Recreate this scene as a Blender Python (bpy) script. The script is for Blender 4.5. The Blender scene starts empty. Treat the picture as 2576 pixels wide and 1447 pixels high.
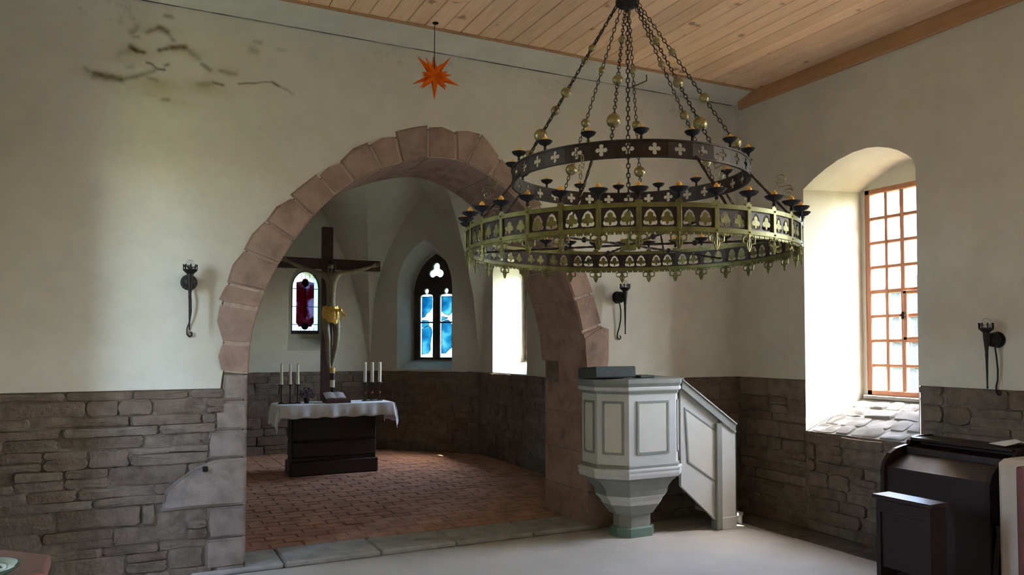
import bpy, bmesh, math, random
from mathutils import Vector, Matrix, noise as mnoise
from mathutils.geometry import tessellate_polygon, interpolate_bezier

scene = bpy.context.scene
COL = scene.collection
R = math.radians
rnd = random.Random(7)

# ------------------------------------------------------------------ camera
cam_d = bpy.data.cameras.new('camera')
cam = bpy.data.objects.new('camera', cam_d)
COL.objects.link(cam)
cam.location = (0, 0, 1.5)
cam.rotation_euler = (R(90 + 2.1), 0, R(-26.3))
cam_d.sensor_width = 36
cam_d.lens = 1938 / 2576 * 36
cam_d.shift_y = 75 / 2576
cam_d.clip_start = 0.05
scene.camera = cam

# ------------------------------------------------------------------ sky, sun, exposure
SUN_DIR = Vector((-1.0, 1.0, -2.15)).normalized()
SUN_ENERGY = 4.0
SKY_STRENGTH = 0.9
EXPOSURE = 3.78
world = bpy.data.worlds.new('sky')
scene.world = world
world.use_nodes = True
wn = world.node_tree.nodes
wl = world.node_tree.links
wn.clear()
sky = wn.new('ShaderNodeTexSky')
sky.sky_type = 'NISHITA'
sky.sun_disc = False
sky.sun_elevation = math.asin(-SUN_DIR.z)
sky.sun_rotation = math.atan2(-SUN_DIR.x, -SUN_DIR.y)
sky.air_density = 1.0
sky.dust_density = 2.0
sky.ozone_density = 1.0
bg = wn.new('ShaderNodeBackground')
bg.inputs['Strength'].default_value = SKY_STRENGTH
wo = wn.new('ShaderNodeOutputWorld')
wl.new(sky.outputs[0], bg.inputs['Color'])
wl.new(bg.outputs[0], wo.inputs['Surface'])

sun_d = bpy.data.lights.new('sun', 'SUN')
sun_d.energy = SUN_ENERGY
sun_d.angle = R(0.6)
sun_d.color = (1.0, 0.95, 0.86)
sun = bpy.data.objects.new('sun', sun_d)
COL.objects.link(sun)
sun.location = (12, -8, 20)
sun.rotation_euler = SUN_DIR.to_track_quat('-Z', 'Y').to_euler()

vs = scene.view_settings
vs.view_transform = 'Standard'
vs.look = 'None'
vs.exposure = EXPOSURE
vs.gamma = 1.0
vs.use_curve_mapping = False
try:
    cy = scene.cycles
    cy.use_denoising = True
    cy.max_bounces = 8
    cy.diffuse_bounces = 5
    cy.use_adaptive_sampling = True
    cy.adaptive_threshold = 0.04
    cy.glossy_bounces = 3
    cy.transparent_max_bounces = 12
    cy.transmission_bounces = 6
    cy.sample_clamp_indirect = 8.0
    cy.caustics_reflective = False
    cy.caustics_refractive = False
except Exception:
    pass

# ------------------------------------------------------------------ dimensions
YW, XR, XL, YB = 5.41, 4.98, -0.80, -6.0      # front, right, left, back wall faces
ZC, ZW, ZWC, ZS = 3.78, 1.219, 1.14, 0.04     # ceiling, stone base height (nave, chancel), step
YA = 6.12                                      # back of the chancel arch wall
CA, CB, CD = (3.05, 10.75), (4.25, 9.55), (4.25, YA)
CAm, CBm, CDm = (1.35, 10.75), (0.15, 9.55), (0.15, YA)
CC = (2.2, 8.5)
_f = 1938.0
_yw, _pt = R(26.3), R(2.1)
_a0 = Vector((math.sin(_yw), math.cos(_yw), 0)); _r = Vector((math.cos(_yw), -math.sin(_yw), 0))
_a = _a0 * math.cos(_pt) + Vector((0, 0, math.sin(_pt))); _u = _r.cross(_a)
def surv(px, py, axis, val):
    """survey: where the sight line through a photo pixel meets the plane axis = val"""
    d = _a + _r * ((px - 1288) / _f) - _u * ((py - 798.5) / _f)
    c = Vector((0, 0, 1.5))
    return c + d * ((val - c[axis]) / d[axis])

# ------------------------------------------------------------------ helpers
def tag(o, label=None, cat=None, group=None, kind=None):
    if label: o['label'] = label
    if cat: o['category'] = cat
    if group: o['group'] = group
    if kind: o['kind'] = kind
    return o

def world_loc(o):
    p = Vector((0, 0, 0))
    while o is not None:
        p = p + o.location
        o = o.parent
    return p

def empty(name, loc, label=None, cat=None, group=None, kind=None):
    o = bpy.data.objects.new(name, None)
    COL.objects.link(o)
    o.location = loc
    o.empty_display_size = 0.1
    return tag(o, label, cat, group, kind)

class MB:
    """collects shapes in world space; build() links them as one mesh object"""
    def __init__(s): s.v = []; s.f = []
    def add(s, vs_, fs_):
        n = len(s.v); s.v += [Vector(q) for q in vs_]; s.f += [tuple(i + n for i in q) for q in fs_]; return s
    def box(s, lo, hi, M=None):
        (x0, y0, z0), (x1, y1, z1) = lo, hi
        vs_ = [(x0,y0,z0),(x1,y0,z0),(x1,y1,z0),(x0,y1,z0),(x0,y0,z1),(x1,y0,z1),(x1,y1,z1),(x0,y1,z1)]
        if M: vs_ = [M @ Vector(q) for q in vs_]
        return s.add(vs_, [(0,3,2,1),(4,5,6,7),(0,1,5,4),(1,2,6,5),(2,3,7,6),(3,0,4,7)])
    def bbox(s, lo, hi, b=0.006, M=None):
        """box with chamfered edges"""
        bm = bmesh.new()
        bmesh.ops.create_cube(bm, size=1)
        c = (Vector(lo) + Vector(hi)) / 2; d = Vector(hi) - Vector(lo)
        for q in bm.verts: q.co = Vector((q.co.x * d.x, q.co.y * d.y, q.co.z * d.z)) + c
        bmesh.ops.bevel(bm, geom=bm.edges[:], offset=b, segments=1, affect='EDGES')
        if M: bm.transform(M)
        bm.verts.index_update()
        s.add([q.co.copy() for q in bm.verts], [tuple(q.index for q in fc.verts) for fc in bm.faces])
        bm.free(); return s
    def plate(s, outer, holes, mp, t):
        """flat plate: 2D outline with holes, mapped by mp(u, v, w), thickness w 0..t"""
        loops = [outer] + list(holes)
        tri = tessellate_polygon([[Vector((q[0], q[1], 0)) for q in lp] for lp in loops])
        pts = [q for lp in loops for q in lp]; n = len(pts)
        vs_ = [mp(q[0], q[1], t) for q in pts]
        fs_ = [tuple(q) for q in tri]
        if t:
            vs_ += [mp(q[0], q[1], 0) for q in pts]
            fs_ += [tuple(i + n for i in reversed(q)) for q in tri]
            k = 0
            for lp in loops:
                m = len(lp)
                for i in range(m):
                    a, b = k + i, k + (i + 1) % m
                    fs_.append((a, b, b + n, a + n))
                k += m
        return s.add(vs_, fs_)
    def loft(s, rings, closed=True, cap=False):
        n = len(rings[0]); vs_ = [q for rg in rings for q in rg]; fs_ = []
        for k in range(len(rings) - 1):
            for i in range(n if closed else n - 1):
                j = (i + 1) % n
                fs_.append((k*n+i, k*n+j, (k+1)*n+j, (k+1)*n+i))
        if cap:
            fs_.append(tuple(range(n - 1, -1, -1))); fs_.append(tuple((len(rings)-1)*n + i for i in range(n)))
        return s.add(vs_, fs_)
    def lathe(s, prof, c, n=16, M=None):
        rings = [[Vector((r_*math.cos(2*math.pi*i/n), r_*math.sin(2*math.pi*i/n), z_)) for i in range(n)] for r_, z_ in prof]
        C_ = Vector(c)
        rings = [[(M @ q if M else q) + C_ for q in rg] for rg in rings]
        return s.loft(rings, True, True)
    def tube(s, path, rad, n=6, closed=False, flat=1.0):
        path = [Vector(q) for q in path]; m = len(path); rings = []; prev = None
        for i, q in enumerate(path):
            if closed: t = path[(i+1) % m] - path[i-1]
            else: t = path[min(i+1, m-1)] - path[max(i-1, 0)]
            t.normalize()
            ref = prev if prev is not None else (Vector((0,0,1)) if abs(t.z) < .9 else Vector((1,0,0)))
            a = t.cross(ref).normalized() if t.cross(ref).length > 1e-6 else t.orthogonal().normalized()
            b = a.cross(t); prev = b
            r_ = rad[i] if isinstance(rad, (list, tuple)) else rad
            rings.append([q + a*(r_*math.cos(2*math.pi*k/n)) + b*(r_*flat*math.sin(2*math.pi*k/n)) for k in range(n)])
        if closed: rings.append(rings[0])
        return s.loft(rings, True, not closed)
    def ball(s, c, r_, n=12, m=8, sc=(1,1,1)):
        c = Vector(c)
        prof = [(math.sin(math.pi*k/m), -math.cos(math.pi*k/m)) for k in range(m+1)]
        rings = [[c + Vector((max(p_,1e-4)*r_*sc[0]*math.cos(2*math.pi*i/n), max(p_,1e-4)*r_*sc[1]*math.sin(2*math.pi*i/n), z_*r_*sc[2])) for i in range(n)] for p_, z_ in prof]
        return s.loft(rings, True, True)
    def mesh(s, name, mt, origin=(0,0,0), smooth=False):
        me = bpy.data.meshes.new(name); o_ = Vector(origin)
        me.from_pydata([q - o_ for q in s.v], [], s.f)
        if mt: me.materials.append(mt)
        if smooth:
            for p in me.polygons: p.use_smooth = True
            try: me.set_sharp_from_angle(angle=R(40))
            except Exception: pass
        me.update()
        return me
    def build(s, name, mt, parent=None, smooth=False, label=None, cat=None, group=None, kind=None, fix=True, origin=None):
        org = world_loc(parent) if parent else Vector(origin or (0,0,0))
        me = s.mesh(name, mt, org, smooth)
        if fix:
            bm = bmesh.new(); bm.from_mesh(me)
            bmesh.ops.recalc_face_normals(bm, faces=bm.faces[:]); bm.to_mesh(me); bm.free()
        o = bpy.data.objects.new(name, me); COL.objects.link(o)
        if parent: o.parent = parent
        elif origin: o.location = org
        return tag(o, label, cat, group, kind)

def inst(me, name, parent, M=None, label=None, cat=None, group=None):
    o = bpy.data.objects.new(name, me); COL.objects.link(o)
    o.parent = parent
    if M is not None: o.matrix_basis = M
    return tag(o, label, cat, group)

def arcpts(cx, cy, r_, a0, a1, n):
    return [(cx + r_*math.cos(R(a0 + (a1-a0)*i/n)), cy + r_*math.sin(R(a0 + (a1-a0)*i/n))) for i in range(n+1)]

def lerp(a, b, t): return a + (b - a) * t
def interp(xs, ys, x):
    if x <= xs[0]: return ys[0]
    for i in range(len(xs)-1):
        if x <= xs[i+1]: return lerp(ys[i], ys[i+1], (x-xs[i])/(xs[i+1]-xs[i]))
    return ys[-1]

# ------------------------------------------------------------------ materials
class N:
    """tiny node-tree helper"""
    def __init__(s, name):
        s.m = bpy.data.materials.new(name); s.m.use_nodes = True
        s.t = s.m.node_tree; s.n = s.t.nodes; s.l = s.t.links
        s.b = s.n['Principled BSDF']; s.out = s.n['Material Output']
        s.tc = s.n.new('ShaderNodeTexCoord'); s.geo = s.n.new('ShaderNodeNewGeometry')
    def link(s, a, b): s.l.new(a, b)
    def noise(s, scale, detail=4, rough=.55, vec=None, dist=0, sc3=None):
        nd = s.n.new('ShaderNodeTexNoise'); nd.inputs['Scale'].default_value = scale
        nd.inputs['Detail'].default_value = detail; nd.inputs['Roughness'].default_value = rough
        nd.inputs['Distortion'].default_value = dist
        v = vec or s.geo.outputs['Position']
        if sc3:
            mp = s.n.new('ShaderNodeMapping'); mp.inputs['Scale'].default_value = sc3
            s.link(v, mp.inputs['Vector']); v = mp.outputs[0]
        s.link(v, nd.inputs['Vector']); return nd.outputs['Fac']
    def ramp(s, fac, stops):
        nd = s.n.new('ShaderNodeValToRGB'); e = nd.color_ramp.elements
        while len(e) < len(stops): e.new(.5)
        for k, (p, c) in enumerate(stops): e[k].position = p; e[k].color = (*c, 1) if len(c) == 3 else c
        s.link(fac, nd.inputs[0]); return nd.outputs[0]
    def math(s, op, a, b=None, clamp=False):
        nd = s.n.new('ShaderNodeMath'); nd.operation = op; nd.use_clamp = clamp
        for k, x in enumerate((a, b)):
            if x is None: continue
            if isinstance(x, (int, float)): nd.inputs[k].default_value = x
            else: s.link(x, nd.inputs[k])
        return nd.outputs[0]
    def mix(s, fac, a, b, mode='MIX'):
        nd = s.n.new('ShaderNodeMix'); nd.data_type = 'RGBA'; nd.blend_type = mode
        for sock, x in ((nd.inputs['Factor'], fac), (nd.inputs[6], a), (nd.inputs[7], b)):
            if isinstance(x, (int, float)): sock.default_value = x
            elif isinstance(x, (tuple, list)): sock.default_value = (*x, 1)
            else: s.link(x, sock)
        return nd.outputs[2]
    def xyz(s, v=None):
        nd = s.n.new('ShaderNodeSeparateXYZ'); s.link(v or s.geo.outputs['Position'], nd.inputs[0]); return nd.outputs
    def rand(s):
        return s.n.new('ShaderNodeObjectInfo').outputs['Random']
    def bump(s, h, strength=.3, dist=.01):
        nd = s.n.new('ShaderNodeBump'); nd.inputs['Strength'].default_value = strength
        nd.inputs['Distance'].default_value = dist
        s.link(h, nd.inputs['Height']); s.link(nd.outputs[0], s.b.inputs['Normal'])
    def fin(s, col=None, rough=.8, metal=0, spec=None):
        if col is not None:
            if isinstance(col, (tuple, list)): s.b.inputs['Base Color'].default_value = (*col, 1)
            else: s.link(col, s.b.inputs['Base Color'])
        s.b.inputs['Roughness'].default_value = rough; s.b.inputs['Metallic'].default_value = metal
        if spec is not None: s.b.inputs['Specular IOR Level'].default_value = spec
        return s.m

def m_plain(name, col, rough=.7, metal=0, var=.15, scale=12, bump=.1, spec=None):
    k = N(name)
    lo = tuple(max(0, c*(1-var)) for c in col); hi = tuple(min(1, c*(1+var)) for c in col)
    nz = k.noise(scale, 3)
    c = k.ramp(nz, [(.3, lo), (.7, hi)])
    if bump: k.bump(nz, bump, .004)
    return k.fin(c, rough, metal, spec)

def m_plaster(name, front=False):
    k = N(name)
    n1 = k.noise(1.3, 3, .6); n2 = k.noise(9, 4, .65)
    base = k.ramp(n1, [(.3, (.535, .505, .425)), (.7, (.615, .585, .505))])
    fine = k.ramp(n2, [(.25, (.90, .90, .88)), (.7, (1, 1, 1))])
    col = k.mix(1.0, base, fine, 'MULTIPLY')
    if front:
        # water stain: brown-olive streaks mapped on the wall as a mesh attribute
        p = k.xyz()
        at = k.n.new('ShaderNodeAttribute'); at.attribute_name = 'stain'
        sep = k.n.new('ShaderNodeSeparateColor'); k.link(at.outputs['Color'], sep.inputs[0])
        nzs = k.math('ADD', .35, k.math('MULTIPLY', k.noise(26, 5, .7), 1.25))
        col = k.mix(k.math('MULTIPLY', sep.outputs[1], k.math('MULTIPLY', nzs, .55), clamp=True), col, (.30, .25, .10))
        col = k.mix(k.math('MULTIPLY', sep.outputs[0], nzs, clamp=True), col, (.085, .06, .022))
        # grime spots in a band below the cornice
        band = k.math('SUBTRACT', 1.0, k.math('MULTIPLY', k.math('ABSOLUTE', k.math('SUBTRACT', p[2], 3.62)), 5.0), clamp=True)
        sp = k.math('MULTIPLY', k.math('SUBTRACT', k.noise(7.5, 5, .7), .56), 7.0, clamp=True)
        col = k.mix(k.math('MULTIPLY', k.math('MULTIPLY', band, sp), .55), col, (.25, .22, .15))
        lowsp = k.math('MULTIPLY', k.math('SUBTRACT', k.noise(2.2, 6, .75), .62), 5.0, clamp=True)
        col = k.mix(k.math('MULTIPLY', lowsp, .16), col, (.42, .38, .28))
    k.bump(k.noise(5, 3, .6), .22, .02)
    return k.fin(col, .92, 0, .2)

def m_stone(name, c0, c1, c2, rough=.9, bump=.6, scale=9):
    k = N(name)
    r_ = k.rand()
    tone = k.ramp(r_, [(0, c0), (.5, c1), (1, c2)])
    n1 = k.noise(scale, 4, .65); n2 = k.noise(45, 2, .6)
    grime = k.ramp(n1, [(.25, (.55, .53, .5)), (.55, (.95, .94, .92)), (.8, (1.15, 1.12, 1.08))])
    col = k.mix(1.0, tone, grime, 'MULTIPLY')
    h = k.math('ADD', k.math('MULTIPLY', n1, .7), k.math('MULTIPLY', n2, .3))
    k.bump(h, bump, .02)
    return k.fin(col, rough, 0, .15)

def m_wood(name, c0, c1, rough=.6, axis=1, scale=3, spec=None, bump=.15, knots=False):
    k = N(name)
    sc = [18, 18, 18]; sc[axis] = 1.2
    v = k.tc.outputs['Object'] if knots else k.geo.outputs['Position']
    r_ = k.rand()
    n1 = k.noise(scale, 5, .6, vec=v, dist=.6, sc3=tuple(sc))
    col = k.ramp(n1, [(.3, c0), (.7, c1)])
    br = k.ramp(r_, [(0, (.88, .86, .84)), (1, (1.08, 1.07, 1.06))])
    col = k.mix(1.0, col, br, 'MULTIPLY')
    if knots:
        kn = k.math('MULTIPLY', k.math('SUBTRACT', k.noise(6.5, 2, .4), .69), 18, clamp=True)
        col = k.mix(k.math('MULTIPLY', kn, .7), col, (.22, .09, .04))
    k.bump(n1, bump, .004)
    return k.fin(col, rough, 0, spec)

def m_glass(name, col, trans=.55, tint=None, var=None):
    """window glass: thin sheet that lets light through, partly scattering it"""
    k = N(name); k.n.remove(k.b)
    tr = k.n.new('ShaderNodeBsdfTransparent'); tl = k.n.new('ShaderNodeBsdfTranslucent')
    gl = k.n.new('ShaderNodeBsdfGlossy'); gl.inputs['Roughness'].default_value = .05
    c = col if not var else None
    if var:
        cc = var(k)
        k.link(cc, tr.inputs[0]); k.link(cc, tl.inputs[0])
    else:
        tr.inputs[0].default_value = (*col, 1); tl.inputs[0].default_value = (*col, 1)
    m1 = k.n.new('ShaderNodeMixShader'); m1.inputs[0].default_value = trans
    k.link(tl.outputs[0], m1.inputs[1]); k.link(tr.outputs[0], m1.inputs[2])
    m2 = k.n.new('ShaderNodeMixShader'); m2.inputs[0].default_value = .04
    k.link(m1.outputs[0], m2.inputs[1]); k.link(gl.outputs[0], m2.inputs[2])
    k.link(m2.outputs[0], k.out.inputs[0])
    return k.m

MAT = {}
MAT['plaster'] = m_plaster('plaster')
MAT['plaster_front'] = m_plaster('plaster_front', True)
MAT['mortar'] = m_plain('mortar', (.16, .125, .098), .95, 0, .3, 14, .6, .1)
MAT['rubble'] = m_stone('rubble_stone', (.148, .110, .083), (.195, .154, .123), (.163, .122, .097), bump=1.0, scale=11)
MAT['rubble_dark'] = m_stone('rubble_stone_chancel', (.13, .095, .075), (.17, .13, .10), (.11, .085, .07), bump=.8)
MAT['sandstone'] = m_stone('red_sandstone', (.33, .22, .175), (.385, .265, .215), (.305, .215, .175), bump=.45, scale=7)
MAT['joint'] = m_plain('lime_joint', (.42, .32, .25), .95, 0, .15, 20, .3, .1)
MAT['quoin'] = m_stone('grey_quoin', (.245, .20, .175), (.28, .23, .20), (.235, .19, .17), bump=.35, scale=8)
MAT['floor'] = m_plain('floor_screed', (.48, .455, .425), .55, 0, .10, 2.2, .1, .35)
MAT['floor_edge'] = m_plain('floor_edge_dark', (.11, .095, .085), .9, 0, .3, 9, .4, .1)
MAT['step'] = m_plain('step_stone', (.30, .285, .265), .85, 0, .2, 8, .4, .2)
MAT['brick'] = m_stone('floor_brick', (.42, .225, .155), (.47, .26, .185), (.37, .205, .15), rough=.75, bump=.3, scale=6)
MAT['brick_joint'] = m_plain('brick_joint', (.26, .15, .11), .9, 0, .2, 20, .2, .1)
MAT['plank'] = m_wood('pine_plank', (.74, .47, .29), (.86, .61, .40), .55, 1, 2.2, .3, .1, True)
MAT['beam'] = m_wood('beam_wood', (.36, .19, .085), (.46, .26, .125), .6, 1, 2)
MAT['windowwood'] = m_wood('window_wood', (.40, .16, .085), (.50, .215, .12), .5, 2, 3)
MAT['iron'] = m_plain('black_iron', (.018, .015, .014), .5, .6, .3, 30, .15)
MAT['irondark'] = m_plain('dark_bronze', (.030, .018, .015), .5, .55, .35, 25, .15)
MAT['gilt'] = m_plain('tarnished_gilt', (.135, .118, .036), .45, .6, .3, 22, .15)
MAT['brass'] = m_plain('tarnished_brass', (.24, .20, .095), .32, .7, .3, 40, .1)
MAT['stub'] = m_plain('amber_candle', (.72, .36, .06), .5, 0, .15, 30, .1)
MAT['wax'] = m_plain('candle_wax', (.80, .76, .58), .45, 0, .05, 10, .05)
MAT['cross'] = m_wood('cross_wood', (.045, .017, .012), (.085, .033, .022), .5, 2, 3)
MAT['altar'] = m_wood('altar_wood', (.016, .008, .006), (.03, .014, .010), .55, 0, 2)
MAT['skin'] = m_plain('carved_painted_wood', (.25, .20, .13), .55, 0, .25, 25, .2)
MAT['hair'] = m_plain('carved_hair', (.045, .03, .02), .7, 0, .3, 60, .4)
MAT['gold'] = m_plain('gold_leaf', (.75, .45, .10), .35, .6, .25, 40, .3)
MAT['cloth'] = m_plain('white_linen', (.82, .82, .84), .9, 0, .04, 60, .15, .1)
MAT['darkwood'] = m_wood('dark_stained_wood', (.014, .0065, .005), (.026, .013, .009), .38, 1, 2, .3)
MAT['pulpit'] = m_plain('pulpit_white_paint', (.50, .50, .48), .5, 0, .05, 6, .05)
MAT['pulpit_grey'] = m_plain('pulpit_grey_paint', (.22, .225, .205), .5, 0, .1, 8, .05)
MAT['pulpit_panel'] = m_plain('pulpit_cream_panel', (.55, .53, .47), .5, 0, .04, 6, .05)
MAT['pulpit_green'] = m_plain('pulpit_green_paint', (.13, .20, .17), .5, 0, .1, 8, .05)
MAT['pad'] = m_plain('dark_grey_cloth', (.055, .06, .058), .9, 0, .1, 50, .2)
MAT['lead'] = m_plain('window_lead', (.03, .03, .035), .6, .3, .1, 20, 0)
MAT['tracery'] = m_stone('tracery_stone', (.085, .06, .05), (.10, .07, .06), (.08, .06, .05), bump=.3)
MAT['paper'] = m_plain('white_paper', (.70, .69, .70), .8, 0, .04, 10, .05)
MAT['fontwood'] = m_wood('font_wood', (.10, .036, .022), (.16, .060, .036), .55, 0, 3)
MAT['pale'] = m_plain('pale_painted_wood', (.52, .44, .36), .7, 0, .08, 5, .05)
MAT['redwood'] = m_plain('dark_red_wood', (.10, .022, .018), .5, 0, .2, 8, .1)
MAT['leafpot'] = m_plain('plum_foliage', (.05, .028, .035), .7, 0, .3, 30, .2)
MAT['petal'] = m_plain('violet_petal', (.12, .04, .085), .7, 0, .3, 30, .1)
MAT['red'] = m_plain('red_ribbon', (.20, .012, .018), .6, 0, .2, 20, .1)
MAT['book'] = m_plain('dark_red_leather', (.075, .022, .02), .5, 0, .2, 20, .1)
MAT['pages'] = m_plain('book_page', (.42, .36, .35), .85, 0, .08, 40, .1)
MAT['grass'] = m_plain('grass', (.165, .185, .075), .95, 0, .35, 4, .3, .1)
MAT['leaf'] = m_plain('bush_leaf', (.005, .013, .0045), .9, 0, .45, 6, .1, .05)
MAT['screen'] = m_plain('screen_leaf', (.045, .06, .035), .9, 0, .4, 6, .1)  # dark green of the hedge masses added as light blockers
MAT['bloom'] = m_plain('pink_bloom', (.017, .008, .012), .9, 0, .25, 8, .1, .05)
MAT['bark'] = m_plain('bark', (.10, .07, .05), .9, 0, .3, 12, .4)

def star_mat():
    k = N('orange_star_paper'); k.n.remove(k.b)
    d = k.n.new('ShaderNodeBsdfDiffuse'); t = k.n.new('ShaderNodeBsdfTranslucent')
    c = k.ramp(k.noise(14, 3), [(.3, (.78, .13, .012)), (.7, (.92, .22, .02))])
    k.link(c, d.inputs[0]); k.link(c, t.inputs[0])
    m1 = k.n.new('ShaderNodeMixShader'); m1.inputs[0].default_value = .35
    k.link(d.outputs[0], m1.inputs[1]); k.link(t.outputs[0], m1.inputs[2]); k.link(m1.outputs[0], k.out.inputs[0])
    return k.m
MAT['star'] = star_mat()
MAT['pane'] = m_glass('clear_pane', (.93, .95, .94), .985)
MAT['pane_white'] = m_glass('white_pane', (.36, .39, .39), .35)
def _blue(k):
    return k.ramp(k.noise(5.5, 3, .5), [(.33, (.03, .22, .38)), (.50, (.10, .40, .54)), (.66, (.38, .66, .72))])
MAT['pane_blue'] = m_glass('blue_pane', (0, 0, 0), .5, var=_blue)
def _red(k):
    return k.ramp(k.noise(6.5, 3, .5), [(.40, (.14, .015, .025)), (.48, (.20, .055, .095)), (.56, (.34, .29, .44))])
MAT['pane_red'] = m_glass('red_pane', (0, 0, 0), .5, var=_red)
MAT['pane_deep'] = m_glass('deep_red_pane', (.10, .009, .014), .5)
def clear_bowl():
    k = N('green_glass')
    k.b.inputs['Transmission Weight'].default_value = .75; k.b.inputs['IOR'].default_value = 1.45
    return k.fin((.07, .22, .11), .08)
MAT['bowl'] = clear_bowl()
def bulb():
    k = N('clear_bulb')
    k.b.inputs['Transmission Weight'].default_value = .85; k.b.inputs['IOR'].default_value = 1.3
    return k.fin((.92, .94, .98), .05)
MAT['bulb'] = bulb()

# ================================================================== STRUCTURE
# ---- arch survey (chancel arch front face, wall plane)
_inn = [(626,941),(628,878),(636,825),(651,779),(666,733),(695,676),(719,636),(757,583),(788,545),(840,493),(890,458),(956,428),(1014,411),
        (1074,400),(1143,400),(1195,424),(1230,446),(1276,480),(1330,540),(1380,610),(1417,688),(1441,757),(1460,838),(1467,909)]
AC = Vector((2.03, 1.25))
_pol = []
for q in _inn:
    w = surv(*q, 1, YW); d = Vector((w.x, w.z)) - AC
    _pol.append((math.degrees(math.atan2(d.y, -d.x)), d.length))
_pol.sort()
_pa = [q[0] for q in _pol]; _pr = [q[1] for q in _pol]
def rin(th):
    """intrados radius at angle th (0 left springing, 180 right)"""
    s_ = sum(interp(_pa, _pr, th + k) * w for k, w in ((-6,1),(-3,2),(0,3),(3,2),(6,1))) / 9
    return s_
def apt(th, r_): return (AC.x - r_*math.cos(R(th)), AC.y + r_*math.sin(R(th)))
XJL, XJR = 0.70, 3.36
def arch_curve(off=0, n=48, z0=0.0):
    pts = [(XJL - off, z0)]
    for i in range(n + 1):
        th = 180 * i / n; q = apt(th, rin(th) + off)
        pts.append(q)
    pts.append((XJR + off, z0))
    return pts
mp_front = lambda u, v, w: Vector((u, YW - w, v))
mp_back = lambda u, v, w: Vector((u, YA + w, v))
arch_core = arch_curve(.035)

core = MB()
core.plate([(XL, 0)] + arch_core + [(XR, 0), (XR, 3.86), (XL, 3.86)], [], mp_front, 0)
core.plate([(CDm[0]-.02, 0)] + arch_core + [(CD[0]+.02, 0), (CD[0]+.02, 4.9), (CDm[0]-.02, 4.9)], [], mp_back, 0)
core.loft([[mp_front(*q, 0) for q in arch_core], [mp_back(*q, 0) for q in arch_core]], closed=False)
wall_front = core.build('wall_front', MAT['mortar'], None, label='plastered front wall with stone base and chancel arch', cat='wall', kind='structure')

# ---- voussoirs of the chancel arch: (outer joint pixel, inner joint pixel) surveyed from left springing to right
_jo = [(552,936),(552,861),(549,762),(566,711),(610,629),(668,559),(731,496),(798,445),(852,404),(924,360),(992,339),(1074,319),(1144,329),(1207,339),(1256,397),
       (1310,458),(1365,522),(1420,598),(1462,665),(1486,738),(1507,818),(1519,925)]
_ji = [(626,941),(629,866),(651,779),(663,733),(699,665),(738,606),(786,547),(840,491),(890,457),(958,428),(1009,412),(1074,400),(1146,400),(1170,409),(1229,445),
       (1272,476),(1325,534),(1378,608),(1412,680),(1442,752),(1459,838),(1467,909)]
JO = [Vector((surv(*q, 1, YW).x, surv(*q, 1, YW).z)) for q in _jo]
JT = []
for q in _ji:
    w = surv(*q, 1, YW); JT.append(math.degrees(math.atan2(w.z - AC.y, -(w.x - AC.x))))
def bev_prism(poly, y0, y1, b, name, mt, parent, wob=0.0):
    bm = bmesh.new()
    va = [bm.verts.new((q[0], y0 + rnd.uniform(-wob, wob), q[1])) for q in poly]
    vb = [bm.verts.new((q[0], y1, q[1])) for q in poly]
    n = len(poly)
    bm.faces.new(va); bm.faces.new(list(reversed(vb)))
    for i in range(n): bm.faces.new((va[i], vb[i], vb[(i+1) % n], va[(i+1) % n]))
    bmesh.ops.recalc_face_normals(bm, faces=bm.faces[:])
    ed = [e for e in bm.edges if all(q in va for q in e.verts)]
    bmesh.ops.bevel(bm, geom=ed, offset=b, segments=2, affect='EDGES')
    bm.transform(Matrix.Translation(-world_loc(parent)))
    me = bpy.data.meshes.new(name); bm.to_mesh(me); bm.free()
    me.materials.append(mt)
    o = bpy.data.objects.new(name, me); COL.objects.link(o); o.parent = parent
    return o
g = .0035
outline = [(XL, ZW), (.53, ZW)]
for i in range(len(JO) - 1):
    t0, t1 = JT[i], JT[i+1]
    ro = lambda t: rin(t)
    gi = math.degrees(g / rin((t0+t1)/2))
    ip = [apt(lerp(t0+gi, t1-gi, k), rin(lerp(t0+gi, t1-gi, k))) for k in (0, .33, .67, 1)]
    d = (JO[i+1]-JO[i]).normalized()
    a, b = JO[i] + d*g, JO[i+1] - d*g
    out_n = ((a+b)/2 - AC).normalized()
    j0, j1, jm = rnd.uniform(-.012, .02), rnd.uniform(-.012, .02), rnd.uniform(.008, .028)
    op = [b + (b-AC).normalized()*j1, (a+b)/2 + out_n*jm, a + (a-AC).normalized()*j0]
    poly = ip + [tuple(q) for q in op]
    bev_prism(poly, YW - .022 - rnd.uniform(0, .008), YA + .004, .012, 'voussoir', MAT['sandstone'], wall_front)
    outline += [tuple(a - (a-AC).normalized()*.02), tuple((a+b)/2 - out_n*.02)]
outline += [tuple(JO[-1] - (JO[-1]-AC).normalized()*.02), (3.50, 1.30)]
# the wide block at the right springing
def sp(px, py, y=YW): 
    w = surv(px, py, 1, y); return (w.x, w.z)
bev_prism([sp(1463,850), sp(1468,930), sp(1472,985), sp(1519,985), sp(1528,900), sp(1528,829), sp(1507,820)], YW-.035, YA-.3, .014, 'voussoir', MAT['sandstone'], wall_front)
outline += [(3.50, ZW), (XR, ZW), (XR, 3.80), (XL, 3.80)]
SX0, SX1, SZ0, SZ1 = -.42, 1.20, 2.98, 3.69
MB().plate(outline, [[(SX0,SZ0),(SX1,SZ0),(SX1,SZ1),(SX0,SZ1)]], mp_front, .014).build('plaster', MAT['plaster_front'], wall_front)
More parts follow.
